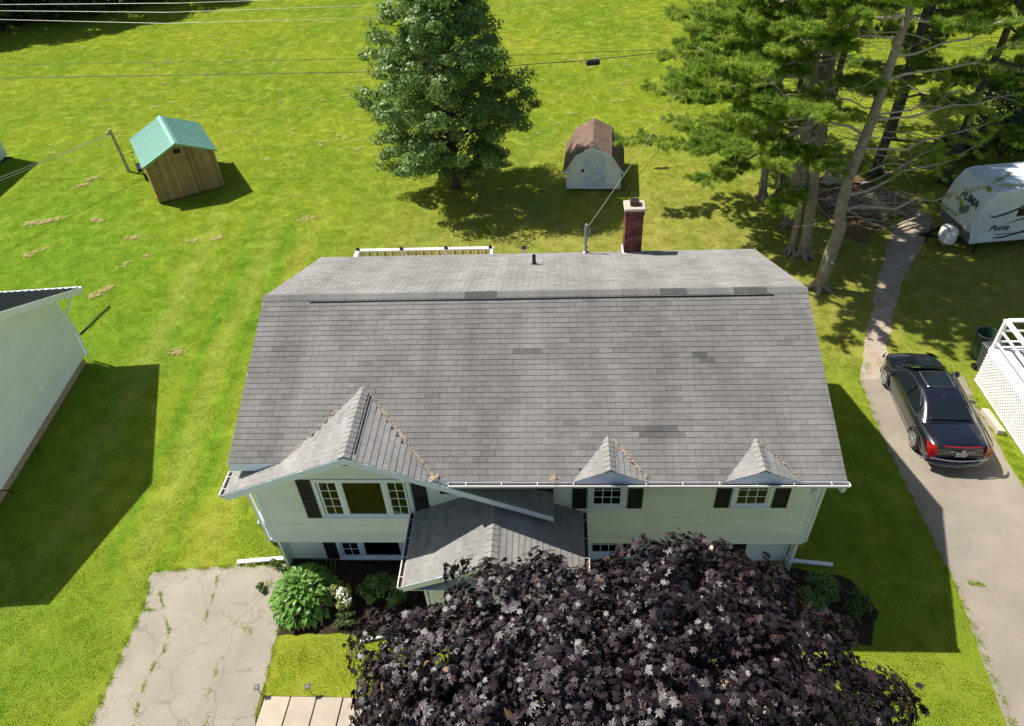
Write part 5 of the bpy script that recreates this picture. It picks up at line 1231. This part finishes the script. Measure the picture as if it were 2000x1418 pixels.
for nm, pts, r in (('bright upper cable over the dark wood at the top left', [(-50, 41.5, 5), (-28.3, 39.45, 5), (-15.7, 37.8, 5.05), (-7.6, 37.4, 5.1), (10, 38.5, 5.4)], .010), ('second bright cable over the dark wood', [(-50, 40, 5), (-27.45, 37.94, 5), (-15.7, 36.0, 5), (-4.0, 35.6, 5.05), (14, 37.5, 5.3)], .010), ('lowest bright cable over the dark wood, sagging', [(-50, 39, 5), (-26.2, 35.9, 5), (-15, 33.7, 5), (-3.6, 33.25, 5), (5, 34.6, 5), (22, 36.5, 5.2)], .009)):
    cable('overhead_cable', nm, pts, r, M['cable_l'], 0, 8, G_)
sb = thing('splice_box', 'black cylindrical splice box hanging on the cable above the barn shed', 'cable box', (9.25, 25.22, 4.78))
b = MB(); b.tube([(8.92, 25.2, 4.78), (8.97, 25.2, 4.78), (9.5, 25.25, 4.78), (9.56, 25.25, 4.78)], [.07, .13, .13, .09], 12); b.build('case', M['black'], sb)
b = MB(); b.bar((9.0, 25.2, 4.78), (9.0, 25.22, 4.92), .03, .02); b.bar((9.48, 25.25, 4.78), (9.48, 25.25, 4.92), .03, .02); b.tube([(8.6, 25.17, 4.88), (8.75, 25.17, 4.80), (8.92, 25.2, 4.78)], .02, 5); b.build('hanger', M['pipe'], sb)
cable('drop_cable', 'bright twisted supply cable rising from the roof mast to the pines', [(8.32, 8.95, 5.42), (12.2, 18.6, 5.7), (16.5, 29, 6.2)], .009, M['cable_l'], .10, 14)
cable('drop_cable', 'thin dark cable rising from the mast beside the supply cable', [(8.36, 8.98, 5.05), (12.6, 18.0, 5.3), (17.5, 28, 5.9)], .007, M['cable'], .10, 14)
cable('drop_cable', 'lowest thin cable from the mast, nearest the chimney', [(8.38, 9.0, 4.95), (12.9, 17.0, 4.8), (17.2, 24, 5.2)], .006, M['cable'], .08, 14)

# ---------------- small things in the front ----------------
for i, (x, y, lab) in enumerate([(.40, -2.66, 'black solar path light at the driveway corner of the slab walk'), (1.58, -2.63, 'black solar path light midway along the slab walk edge')]):
    t = thing('solar_light', lab, 'garden light', (x, y, 0), rad(12), 'solar lights along the walk')
    b = MB(); b.tube([(0, 0, 0), (0, 0, .30)], .009, 6); b.build('stake', M['black'], t, local=True)
    b = MB(); b.lathe((0, 0, .27), [(.03, 0), (.045, .06), (.05, .07)], 10); b.build('lamp_glass', M['pipe'], t, local=True)
    b = MB(); b.box(-.065, .065, -.065, .065, .335, .36); hd = b.build('lamp_head', M['black'], t, local=True)
    b = MB(); b.box(-.032, .032, -.032, .032, .3605, .364); b.build('solar_cell', M['rv_grey'], hd, local=True)
# bin at the left wall of the house
def wheelie(label, x, y, rz, body, lid, open_=False):
    t = thing('wheelie_bin', label, 'bin', (x, y, 0), rz)
    b = MB(); vs = []; 
    for (hw, hd, z) in ((.22, .24, .05), (.28, .31, .98), (.30, .33, .98), (.30, .33, 1.03)): vs += [(-hw, -hd, z), (hw, -hd, z), (hw, hd, z), (-hw, hd, z)]
    fs = [(3, 2, 1, 0)]+[(4*k+i, 4*k+(i+1) % 4, 4*k+4+(i+1) % 4, 4*k+4+i) for k in range(3) for i in range(4)]; b.add(vs, fs); b.build('body', body, t, local=True)
    b = MB(); vs = [(-.31, -.35, 1.035), (.31, -.35, 1.035), (.31, .34, 1.06), (-.31, .34, 1.06), (-.26, -.29, 1.085), (.26, -.29, 1.085), (.26, .28, 1.12), (-.26, .28, 1.12)]; b.add(vs, [(3, 2, 1, 0), (4, 5, 6, 7), (0, 1, 5, 4), (1, 2, 6, 5), (2, 3, 7, 6), (3, 0, 4, 7)]); b.tube([(-.24, .36, 1.02), (.24, .36, 1.02)], .02, 6); b.build('lid', lid, t, local=True)
    for sg in (-1, 1):
        b = MB(); b.tube([(sg*.22, .27, .11), (sg*.28, .27, .11)], .11, 14); b.build('wheel', M['black'], t, local=True)
    return t
wheelie('dark green wheelie bin with pale lid against the left wall of the house', -.36, 1.75, rad(-80), M['bin_green'], M['bin_lid'])
# white down-board by the maple tip
# ---------------- right side: bins, kerb, neighbour's deck ----------------
rb = thing('round_bin', 'green garbage bin with dark round rim beside the lattice deck', 'bin', (21.55, 9.15, 0))
b = MB(); b.lathe((21.55, 9.15, 0), [(.24, 0), (.33, .95), (.36, .96), (.36, 1.02), (.31, 1.02), (.22, .1), (0, .1)], 22); b.build('body', M['bin_green'], rb, smooth=False)
b = MB(); b.tube([(21.55+.345*math.cos(a), 9.15+.345*math.sin(a), 1.03) for a in np.linspace(0, 6.283, 25)], .024, 6); b.build('rim', M['bin_grey'], rb)
b = MB(); b.box(21.4, 21.75, 8.68, 8.86, .90, .93); b.build('label_plate', M['trim'], rb)
wheelie('dark grey bin between the green bin and the lattice deck', 21.45, 8.35, rad(10), M['bin_grey'], M['bin_grey'])
kb = MB()
for i, (x, y, l) in enumerate([(20.62, 6.0, .75)]): kb.obox((x, y, .09), (.10, -.02, 0), (-.03, l*.65, 0), (0, 0, .09))
tag(kb.build('kerb_block', M['concrete']), 'pale concrete kerb block lying beside the lattice skirt', 'kerb block')
nd = thing('neighbour_deck', 'white painted deck with lattice skirt and open rails at the right edge', 'deck', (22.5, 4.5, 0), 0)
DX, DY1, DY0, DZ = 20.98, 8.0, .6, 1.42
b = MB(); b.box(DX-.03, DX, DY0, DY1, DZ-.22, DZ-.03); b.box(DX, 25, DY1, DY1+.03, DZ-.22, DZ-.03); b.box(DX-.03, DX+.05, DY0, DY1, 0.02, .08); b.build('skirt_board', M['white_wood'], nd)
yy = DY0; 
while yy < DY1-.02:
    b = MB(); b.box(DX-.05, 25, yy, yy+.135, DZ-.03, DZ); b.build('deck_board', M['white_wood'], nd); yy += .142
b = MB(); H_ = DZ-.22-.08; s_ = .125
def lat(x, y0, y1, z0, z1, sg, xo):
    c = y0-(z1-z0) if sg > 0 else y0
    while c < y1+(z1-z0 if sg < 0 else 0):
        if sg > 0: ya, za = max(c, y0), z0+max(0, y0-c); yb, zb = min(c+(z1-z0), y1), z0+min(z1-z0, y1-c)
        else: ya, za = min(c, y1), z0+max(0, c-y1); yb, zb = max(c-(z1-z0), y0), z0+min(z1-z0, c-y0)
        if zb-za > .03 and abs(yb-ya) > .03: b.bar((x+xo, ya, za), (x+xo, yb, zb), .045, .006, (1, 0, 0))
        c += s_
lat(DX-.02, DY0, DY1, .08, DZ-.22, 1, 0); lat(DX-.02, DY0, DY1, .08, DZ-.22, -1, .0065); stuff(b.build('lattice', M['white_wood'], nd))
ydk = 6.7
for (x, y) in ((DX+.05, DY1-.05), (DX+.05, 5.75), (DX+.05, 3.4), (DX+.05, 1.0), (23.2, DY1-.05), (24.9, DY1-.05)):
    b = MB(); b.box(x-.05, x+.05, y-.05, y+.05, 0, DZ+1.05); b.build('post', M['white_wood'], nd)
for (zz, th) in ((DZ+1.02, .05), (DZ+.62, .04), (DZ+.2, .04)):
    w2 = .075 if th == .05 else .03
    b = MB(); b.box(DX+.05-w2, DX+.05+w2, DY0, DY1, zz, zz+th); b.build('rail', M['white_wood'], nd)
    b = MB(); b.box(DX+.13, 25, DY1-.05-w2, DY1-.05+w2, zz, zz+th); b.build('rail', M['white_wood'], nd)
b = MB(); b.box(22.0, 26, 0, 7.0, 0, .04); b.build('pad', M['concrete'], nd)

# ---------------- car ----------------
car = thing('sedan', 'shiny black sedan with red tail lights parked nose-in on the right driveway', 'car', (18.68, 4.10, .012), rad(-2.3)); car.scale = (.95, .95, .95)
# local: y forward from rear bumper (0) to nose (4.86), x right
def sect(y, hw, zt, zs, zb, crown=.04, tw=.72):
    """half section (x,z) from centre top to sill"""
    return [(0, zt), (hw*tw*.6, zt-crown*.3), (hw*tw, zt-crown), (hw*.93, zs+.02), (hw*.985, zs-.09), (hw, zs-.22), (hw*.99, (zs+zb)/2-.08), (hw*.965, zb+.10), (hw*.90, zb)]
ST = [(.0, .62, .86, .80, .36, .03), (.05, .80, .985, .88, .28, .02), (.22, .87, 1.045, .93, .24, .025), (.55, .905, 1.07, .95, .22, .03), (1.05, .92, 1.05, .95, .20, .03), (1.9, .925, .98, .95, .18, .01), (2.9, .925, .97, .93, .18, .01), (3.55, .92, .97, .91, .19, .03), (4.0, .91, .93, .87, .20, .05), (4.40, .85, .85, .80, .22, .06), (4.70, .72, .74, .70, .26, .05), (4.86, .50, .62, .58, .34, .03)]
S_ = [sect(*s) for s in ST]; n = len(S_[0]); full = []
for s, st in zip(S_, ST): full.append([(-x, st[0], z) for x, z in reversed(s)]+[(x, st[0], z) for x, z in s[1:]])
m_ = 2*n-1; vs = [p for r in full for p in r]; fs = []
for i in range(len(full)-1):
    for k in range(m_-1): fs.append((i*m_+k, i*m_+k+1, (i+1)*m_+k+1, (i+1)*m_+k))
fs.append(tuple(range(m_-1, -1, -1))); fs.append(tuple((len(full)-1)*m_+k for k in range(m_)))
for i in range(len(full)-1): fs.append((i*m_, (i+1)*m_, (i+1)*m_+m_-1, i*m_+m_-1))
b = MB(); b.add(vs, fs); body = b.build('body', M['paint'], car, local=True, smooth=True)
bm = bmesh.new(); bm.from_mesh(body.data); bmesh.ops.recalc_face_normals(bm, faces=bm.faces[:]); bm.to_mesh(body.data); bm.free()
sub = body.modifiers.new('s', 'SUBSURF'); sub.levels = sub.render_levels = 2
# cabin: roof shell and pillars in paint, glass panels set in
def ring(y0, y1, hw0, hw1, z0, z1): return None
BZ = .955
B_ = {'rb': (1.02, .70, 1.035), 'rt': (1.78, .575, 1.375), 'rt2': (2.3, .60, 1.425), 'ft2': (2.85, .60, 1.42), 'ft': (3.05, .585, 1.385), 'fb': (3.78, .74, .965)}
rib = [(.98, .72, 1.03), (1.30, .665, 1.19), (1.72, .60, 1.365), (2.15, .60, 1.43), (2.65, .605, 1.44), (3.0, .59, 1.40), (3.38, .67, 1.18), (3.80, .77, .955)]
lowx = {0: .80, 1: .865, 2: .885, 3: .89, 4: .89, 5: .885, 6: .87, 7: .80}
vs = []; fs = []
for i, (y, hw, z) in enumerate(rib):
    ylow = y if i not in (0, 7) else y
    vs += [(-lowx[i], y, BZ-.01), (-hw, y, z-.035), (-hw*.8, y, z-.008), (0, y, z+.012), (hw*.8, y, z-.008), (hw, y, z-.035), (lowx[i], y, BZ-.01)]
q = 7
gl = MB(); pt_ = MB()
for i in range(len(rib)-1):
    for k in range(6):
        f = (i*q+k, i*q+k+1, (i+1)*q+k+1, (i+1)*q+k)
        fs.append(f)
pt_.add(vs, fs); cab = pt_.build('cabin', M['paint'], car, local=True, smooth=True); sub = cab.modifiers.new('s', 'SUBSURF'); sub.levels = sub.render_levels = 2
bm = bmesh.new(); bm.from_mesh(cab.data); bmesh.ops.recalc_face_normals(bm, faces=bm.faces[:]); bm.to_mesh(cab.data); bm.free()
def panel(name, pts, mt, off=(0, 0, 0), parent=car):
    b = MB(); b.prism([tuple(np.array(p)+np.array(off)) for p in pts], tuple(np.array(off)*-.0+np.array((0, 0, .004)))) if 0 else b.add([tuple(np.array(p)+np.array(off)) for p in pts], [tuple(range(len(pts)))])
    o = b.build(name, mt, parent, local=True); sm = o.modifiers.new('t', 'SOLIDIFY'); sm.thickness = .006; sm.offset = 0; return o
# windscreens
panel('rear_window', [(-.60, 1.08, 1.10), (.60, 1.08, 1.10), (.50, 1.66, 1.365), (-.50, 1.66, 1.365)], M['cglass'], (0, -.018, .03))
panel('windscreen', [(.66, 3.66, 1.03), (-.66, 3.66, 1.03), (-.52, 3.12, 1.36), (.52, 3.12, 1.36)], M['cglass'], (0, .025, .035))
for sg in (-1, 1):
    X = lambda z: sg*(.885-(z-.95)/(1.40-.95)*.27)
    panel('side_window', [(X(.985), 2.30, .985), (X(.985), 3.48, .985), (X(1.30), 3.03, 1.30), (X(1.36), 2.85, 1.36), (X(1.375), 2.32, 1.375)], M['cglass'], (sg*.022, 0, .01))
    panel('side_window', [(X(.99), 1.45, .99), (X(.985), 2.24, .985), (X(1.375), 2.26, 1.375), (X(1.34), 1.98, 1.34), (X(1.22), 1.62, 1.22)], M['cglass'], (sg*.022, 0, .01))
    b = MB(); b.tube([(X(.97)+sg*.03, 1.36, .985), (X(.97)+sg*.034, 2.3, .975), (X(.97)+sg*.03, 3.5, .975)], .009, 5); b.tube([(X(1.0)+sg*.03, 1.36, .99), (X(1.24)+sg*.03, 1.62, 1.25), (X(1.37)+sg*.03, 1.95, 1.375), (X(1.40)+sg*.03, 2.4, 1.405), (X(1.38)+sg*.03, 2.85, 1.385), (X(1.30)+sg*.03, 3.08, 1.305), (X(.97)+sg*.03, 3.52, .98)], .008, 5); b.build('chrome_trim', M['chrome'], car, local=True)
    b = MB(); b.tube([(sg*.935, 1.2, .30), (sg*.945, 2.4, .28), (sg*.935, 3.6, .30)], .010, 4); b.build('sill_trim', M['chrome'], car, local=True)
    # mirrors
    b = MB(); b.lathe((sg*1.02, 3.32, .98), [(0, -.06), (.09, -.05), (.10, .02), (.07, .07), (0, .08)], 10); b.bar((sg*.88, 3.32, .97), (sg*1.0, 3.32, .97), .05, .04); b.build('mirror', M['paint'], car, local=True)
    for (yw) in (.98, 3.87):
        b = MB(); cx = sg*.80
        a_ = [(0, 0), (.34, 0)]
        b.tube([(cx-sg*.12, yw, .335), (cx+sg*.10, yw, .335), (cx+sg*.125, yw, .335)], [.335, .335, .30], 28); wh = b.build('wheel', M['rubber'], car, local=True)
        b = MB(); b.tube([(cx+sg*.10, yw, .335), (cx+sg*.1265, yw, .335)], [.235, .232], 24); b.build('wheel_well', M['bin_grey'], wh, local=True)
        b = MB(); xo = cx+sg*.137
        b.tube([(xo, yw+.225*math.cos(a), .335+.225*math.sin(a)) for a in np.linspace(0, 6.283, 25)], .016, 5)
        for k in range(9):
            a = k*6.283/9; b.bar((xo, yw+.04*math.cos(a), .335+.04*math.sin(a)), (xo-sg*.004, yw+.225*math.cos(a), .335+.225*math.sin(a)), .038, .02, (1, 0, 0))
        b.tube([(xo-sg*.01, yw, .335), (xo+sg*.016, yw, .335)], .055, 12); b.build('rim', M['silver'], wh, local=True)
        # arch lip
        b = MB(); b.tube([(sg*.925, yw+.385*math.cos(a), .33+.385*math.sin(a)) for a in np.linspace(-.25, 3.39, 15)], .022, 5); b.build('wheel_arch', M['black'], car, local=True)
        b = MB(); b.tube([(sg*.86, yw, .335), (sg*.934, yw, .335)], .375, 26); b.build('arch_shadow', M['black'], car, local=True) if 0 else None
    # tail lights: tall slivers on the rear corners
    b = MB(); b.add([(sg*.74, .02, .98), (sg*.90, .17, .985), (sg*.925, .34, .97), (sg*.90, .10, .66), (sg*.70, -.045, .66), (sg*.66, -.03, .86)], [(0, 1, 2, 3, 4, 5) if sg > 0 else (5, 4, 3, 2, 1, 0)])
    b = MB(); P = [(sg*.72, .03, 1.045), (sg*.86, .14, 1.02), (sg*.915, .36, 1.0), (sg*.93, .16, .86), (sg*.90, .03, .64), (sg*.74, -.06, .62), (sg*.68, -.035, .86)]
    c_ = tuple(np.mean(P, 0)+np.array([sg*.05, -.05, .02])); b.add(P+[c_], [(i, (i+1) % 7, 7) for i in range(7)]); b.build('tail_light', M['lens_red'], car, local=True)
    b = MB(); P = [(sg*.60, 4.80, .70), (sg*.80, 4.66, .74), (sg*.88, 4.35, .84), (sg*.90, 4.5, .66), (sg*.72, 4.80, .58)]; c_ = tuple(np.mean(P, 0)+np.array([sg*.03, .05, .03])); b.add(P+[c_], [(i, (i+1) % 5, 5) for i in range(5)]); b.build('headlight', M['cglass'], car, local=True)
# rear details
b = MB(); b.tube([(-.52, .045, 1.02), (-.25, -.005, 1.04), (0, -.02, 1.045), (.25, -.005, 1.04), (.52, .045, 1.02)], .022, 6); b.build('brake_light', M['lens_red'], car, local=True)
b = MB(); b.tube([(-.34, -.035, .875), (0, -.06, .875), (.34, -.035, .875)], .016, 6); b.build('boot_handle', M['silver'], car, local=True)
b = MB(); b.tube([(-.92, .16, .60), (-.80, -.01, .585), (-.4, -.085, .565), (0, -.11, .555), (.4, -.085, .565), (.80, -.01, .585), (.92, .16, .60)], .022, 6); b.build('bumper_trim', M['chrome'], car, local=True)
b = MB(); b.tube([(-.86, .12, .42), (-.5, -.06, .40), (0, -.09, .39), (.5, -.06, .40), (.86, .12, .42)], [.09, .11, .115, .11, .09], 10); b.build('bumper', M['paint'], car, local=True, smooth=True)
b = MB(); b.obox((0, -.065, .76), (.155, 0, 0), (0, .006, 0), (0, -.01, .075)); pl = b.build('number_plate', M['plate'], car, local=True)
text_mesh('M8F 124', .075, M['rv_dark'], pl, frame_matrix((0, -.083, .755), (1, 0, 0), (0, -.13, 1)), 'lettering')
# round wreath badge with a small crest
b = MB(); b.tube([(.052*math.cos(a), -.075, .945+.045*math.sin(a)) for a in np.linspace(.9, 8.0-.9+.6, 22)], .007, 5); b.prism([(-.026, -.085, .965), (.026, -.085, .965), (.020, -.085, .935), (0, -.085, .92), (-.020, -.085, .935)], (0, .01, 0)); b.build('badge', M['chrome'], car, local=True)
# sunroof frame, fin
b = MB(); b.tube([(-.38, 2.18, 1.452), (.38, 2.18, 1.452), (.40, 2.22, 1.452), (.42, 2.92, 1.428), (.0, 2.95, 1.432), (-.42, 2.92, 1.428), (-.40, 2.22, 1.452), (-.38, 2.18, 1.452)], .007, 5); b.build('sunroof_seal', M['silver'], car, local=True)
panel('sunroof', [(-.38, 2.2, 1.449), (.38, 2.2, 1.449), (.40, 2.9, 1.428), (-.40, 2.9, 1.428)], M['cglass'])
b = MB(); b.prism([(0, 1.86, 1.41), (0, 1.98, 1.43), (0, 1.86, 1.475)], (.015, 0, 0)); b.build('aerial', M['black'], car, local=True)
b = MB(); b.bar((-.5, 3.76, 1.0), (.1, 3.66, 1.06), .012, .01); b.bar((.05, 3.78, 1.0), (.55, 3.68, 1.05), .012, .01); b.build('wiper', M['black'], car, local=True)

# ---------------- travel trailer ----------------
rv = thing('travel_trailer', 'white travel trailer with navy swooshes parked under the pines at the right edge', 'trailer', (23.75, 15.45, 0), rad(7))
# local x along the side (nose at 0), y across to the far side
NW = 2.15; side = [(.0, .52), (-.08, .95), (-.16, 1.32), (-.08, 1.75), (.06, 2.25), (.30, 2.64), (.55, 2.72), (.9, 2.75), (7.4, 2.75), (7.5, 2.6), (7.5, .52)]
b = MB(); b.prism([(x, 0, z) for x, z in side], (0, NW, 0)); sh = b.build('shell', M['rv'], rv, local=True)
b = MB()
z = .58
while z < 2.6:     # ribbed side skin
    xa = float(np.interp(z, [p[1] for p in side[:8]], [p[0] for p in side[:8]]))+.03; b.obox(((xa+7.45)/2, -.006, z), ((7.45-xa)/2, 0, 0), (0, .010, 0), (0, 0, .022)); z += .085
i = 0
for i in range(len(side)-5):
    (x0, z0), (x1, z1) = side[i], side[i+1]; L = math.hypot(x1-x0, z1-z0); k = max(1, int(L/.075)); nrm = Vector((-(z1-z0), 0, x1-x0)).normalized()
    for j in range(k):
        f = (j+.5)/k; c = Vector((x0+(x1-x0)*f, NW/2, z0+(z1-z0)*f))+nrm*.004; dd_ = Vector((x1-x0, 0, z1-z0)).normalized(); b.obox(c, dd_*.018, (0, NW/2-.05, 0), nrm*.006)
stuff(b.build('skin_ribs', M['rv'], rv, local=True))
for y0 in (-.012, NW-.03):
    b = MB()
    for i in range(7): b.bar((side[i][0], y0+.02, side[i][1]), (side[i+1][0], y0+.02, side[i+1][1]), .05, .03, (0, 1, 0))
    b.build('corner_trim', M['trim'], rv, local=True)
b = MB(); b.prism([(-.02, .02, .5), (-.10, .02, .95), (-.10, NW-.02, .95), (-.02, NW-.02, .5)], (-.012, 0, 0)); b.build('rock_guard', M['rv_grey'], rv, local=True)
b = MB(); b.box(1.0, 7.45, .03, NW-.03, 2.75, 2.79); b.box(2.4, 2.8, 1.0, 1.4, 2.79, 2.90); b.box(4.4, 5.3, .7, 1.5, 2.79, 3.04); b.build('roof', M['trim'], rv, local=True)
b = MB(); b.prism([(1.45+.0, -.022, 1.62), (2.6, -.022, 1.62), (2.7, -.022, 1.72), (2.7, -.022, 2.12), (1.55, -.022, 2.12), (1.45, -.022, 2.02)], (0, .012, 0)); b.build('window', M['cglass'], rv, local=True)
b = MB(); b.box(3.6, 4.9, -.022, -.010, 1.5, 2.1); b.build('window', M['cglass'], rv, local=True)
def swoosh(pts, wds):
    b = MB(); up3 = Vector((0, 0, 1))
    for i in range(len(pts)-1):
        a, c = Vector((pts[i][0], -.020, pts[i][1])), Vector((pts[i+1][0], -.020, pts[i+1][1])); w0, w1 = wds[i], wds[i+1]
        b.prism([a-up3*w0, c-up3*w1, c+up3*w1, a+up3*w0], (0, .008, 0))
    b.build('stripe', M['rv_dark'], rv, local=True)
swoosh([(.32, 1.78), (.55, 1.66), (1.0, 1.78), (1.6, 2.02), (2.6, 2.32), (4.0, 2.5)], [.01, .035, .05, .05, .04, .02]); swoosh([(1.15, 1.32), (1.7, 1.48), (2.6, 1.62), (3.6, 1.6)], [.008, .03, .03, .02])
swoosh([(.5, .70), (1.3, .72), (2.2, .95), (3.2, 1.25), (4.5, 1.3)], [.012, .035, .05, .04, .02]); swoosh([(.5, .86), (1.8, .86), (4, .9)], [.012, .016, .016])
b = MB(); b.box(.18, .85, -.028, -.010, .62, .92); b.build('hatch', M['trim'], rv, local=True)
text_mesh('Puma', .36, M['rv_dark'], rv, frame_matrix((.95, -.022, 1.16), (1, 0, 0), (0, 0, 1)), 'lettering', shear=.35, bold=.006)
# letters on the sloped nose, reading from the far side to the near side
xa, za = side[3]; xb, zb = side[4]; dn = Vector((xb-xa, 0, zb-za)).normalized(); cc = Vector(((side[3][0]+side[4][0])/2-.01, NW*.40, (side[3][1]+side[4][1])/2+.02))
text_mesh('PUMA', .42, M['rv_dark'], rv, frame_matrix(cc+Vector((-dn.z, 0, dn.x))*.022, (0, -1, 0), dn), 'lettering', bold=.012)
b = MB(); q0 = Vector((-.13, NW*.45, 1.38)); nn_ = Vector((-.97, 0, .24))
b2 = [(0, 0), (.28, .10), (.42, .34), (.30, .52), (.10, .46), (-.02, .30), (-.12, .38), (-.18, .16)]
P = [q0+Vector((0, -1, 0))*(x*.9)+Vector((.24, 0, .97)).normalized()*(z*.9)+nn_*.05 for x, z in b2]; b.prism(P, tuple(nn_*.01)); b.build('swirl_mark', M['rv_grey'], rv, local=True)
b = MB(); b.bar((0, .5, .42), (-1.25, NW/2, .42), .09, .10); b.bar((0, NW-.5, .42), (-1.25, NW/2, .42), .09, .10); b.tube([(-1.05, NW/2, .05), (-1.05, NW/2, .9)], .035, 8); b.bar((-1.2, NW/2, .45), (-1.45, NW/2, .47), .10, .08); b.box(.1, 7.4, .3, NW-.3, .35, .52); b.build('drawbar', M['black'], rv, local=True)
b = MB(); cxn, cyn = -.62, NW/2-.30
for (dx_, dy_) in ((0, 0),):
    b.lathe((0, 0, 0), [(.27, 0), (.30, .1), (.30, .42), (.26, .55), (.12, .60), (0, .60)], 18)
o = b.build('gas_cover', M['white'], rv, local=True, smooth=True); o.location = (-.55, .62, .38); o.scale = (1.0, 1.35, 1.0)
b = MB(); b.tube([(-.75, .35, .92), (-.7, .55, 1.02), (-.62, .8, .95)], .012, 5); b.tube([(-.9, .6, .3), (-1.0, .5, .1)], .02, 5); b.build('safety_chain', M['black'], rv, local=True)
for x in (3.6, 4.5):
    b = MB(); b.tube([(x, .04, .33), (x, .26, .33)], .33, 20); b.build('wheel', M['rubber'], rv, local=True)
b = MB(); b.tube([(.4, .1, 0), (.4, .1, .5)], .04, 6); b.tube([(.4, NW-.1, 0), (.4, NW-.1, .5)], .04, 6); b.build('jack', M['black'], rv, local=True)

# ---------------- brush pile, boulder ----------------
bp = MB()
for i in range(420):
    a = random.uniform(-.5, .5)+(math.pi if random.random() < .5 else 0); q = math.sqrt(random.random()); an = random.uniform(0, 6.283)
    x = 21.6+1.9*q*math.cos(an); y = 19.6+1.15*q*math.sin(an); z = .05+random.random()**1.5*.75*(1-q*.8); L = random.uniform(.35, 1.3)
    d = Vector((math.cos(a), math.sin(a)*1.2, random.uniform(-.15, .3)))*L/2; c = Vector((x, y, z)); r = random.uniform(.006, .016)
    bp.tube([c-d, c+Vector((0, 0, random.uniform(-.05, .06))), c+d], [r, r*.8, r*.4], 4, random.uniform(.7, 1.2))
o = bp.build('brush_pile', M['bark_h']); tag(o, 'tangled pile of dead branches under the pines', 'brush pile', kind='stuff')
for i, (a, b_, r, lab) in enumerate([((20.7, 18.75, .42), (22.6, 18.95, .55), .045, 'pale stripped branch lying across the front of the brush pile'), ((21.55, 17.55, .10), (23.55, 18.35, .40), .055, 'long pale branch reaching over the gravel path'), ((21.0, 20.2, .8), (24.2, 21.2, 1.5), .05, 'long pale branch sticking out right of the brush pile')]):
    m_ = MB(); limb(m_, a, b_, r, r*.45, 7, 6, .05); tag(m_.build('fallen_branch', M['bark_h']), lab, 'branch', 'stripped branches by the brush pile')
m_ = bmesh.new(); bmesh.ops.create_icosphere(m_, subdivisions=3, radius=1)
for v in m_.verts:
    s = 1+.16*math.sin(v.co.x*5+1)+.12*math.sin(v.co.y*6+v.co.z*4)+random.uniform(-.03, .03); v.co = Vector((v.co.x*.55*s, v.co.y*.40*s, max(-.2, v.co.z)*.42*s))
me = bpy.data.meshes.new('boulder'); m_.to_mesh(me); m_.free(); me.materials.append(M['rock']); o = bpy.data.objects.new('boulder', me); COL.objects.link(o); o.location = (20.4, 22.0, .12); o.rotation_euler = (0, 0, .6); tag(o, 'pale boulder on the needle litter among the pine trunks', 'boulder')
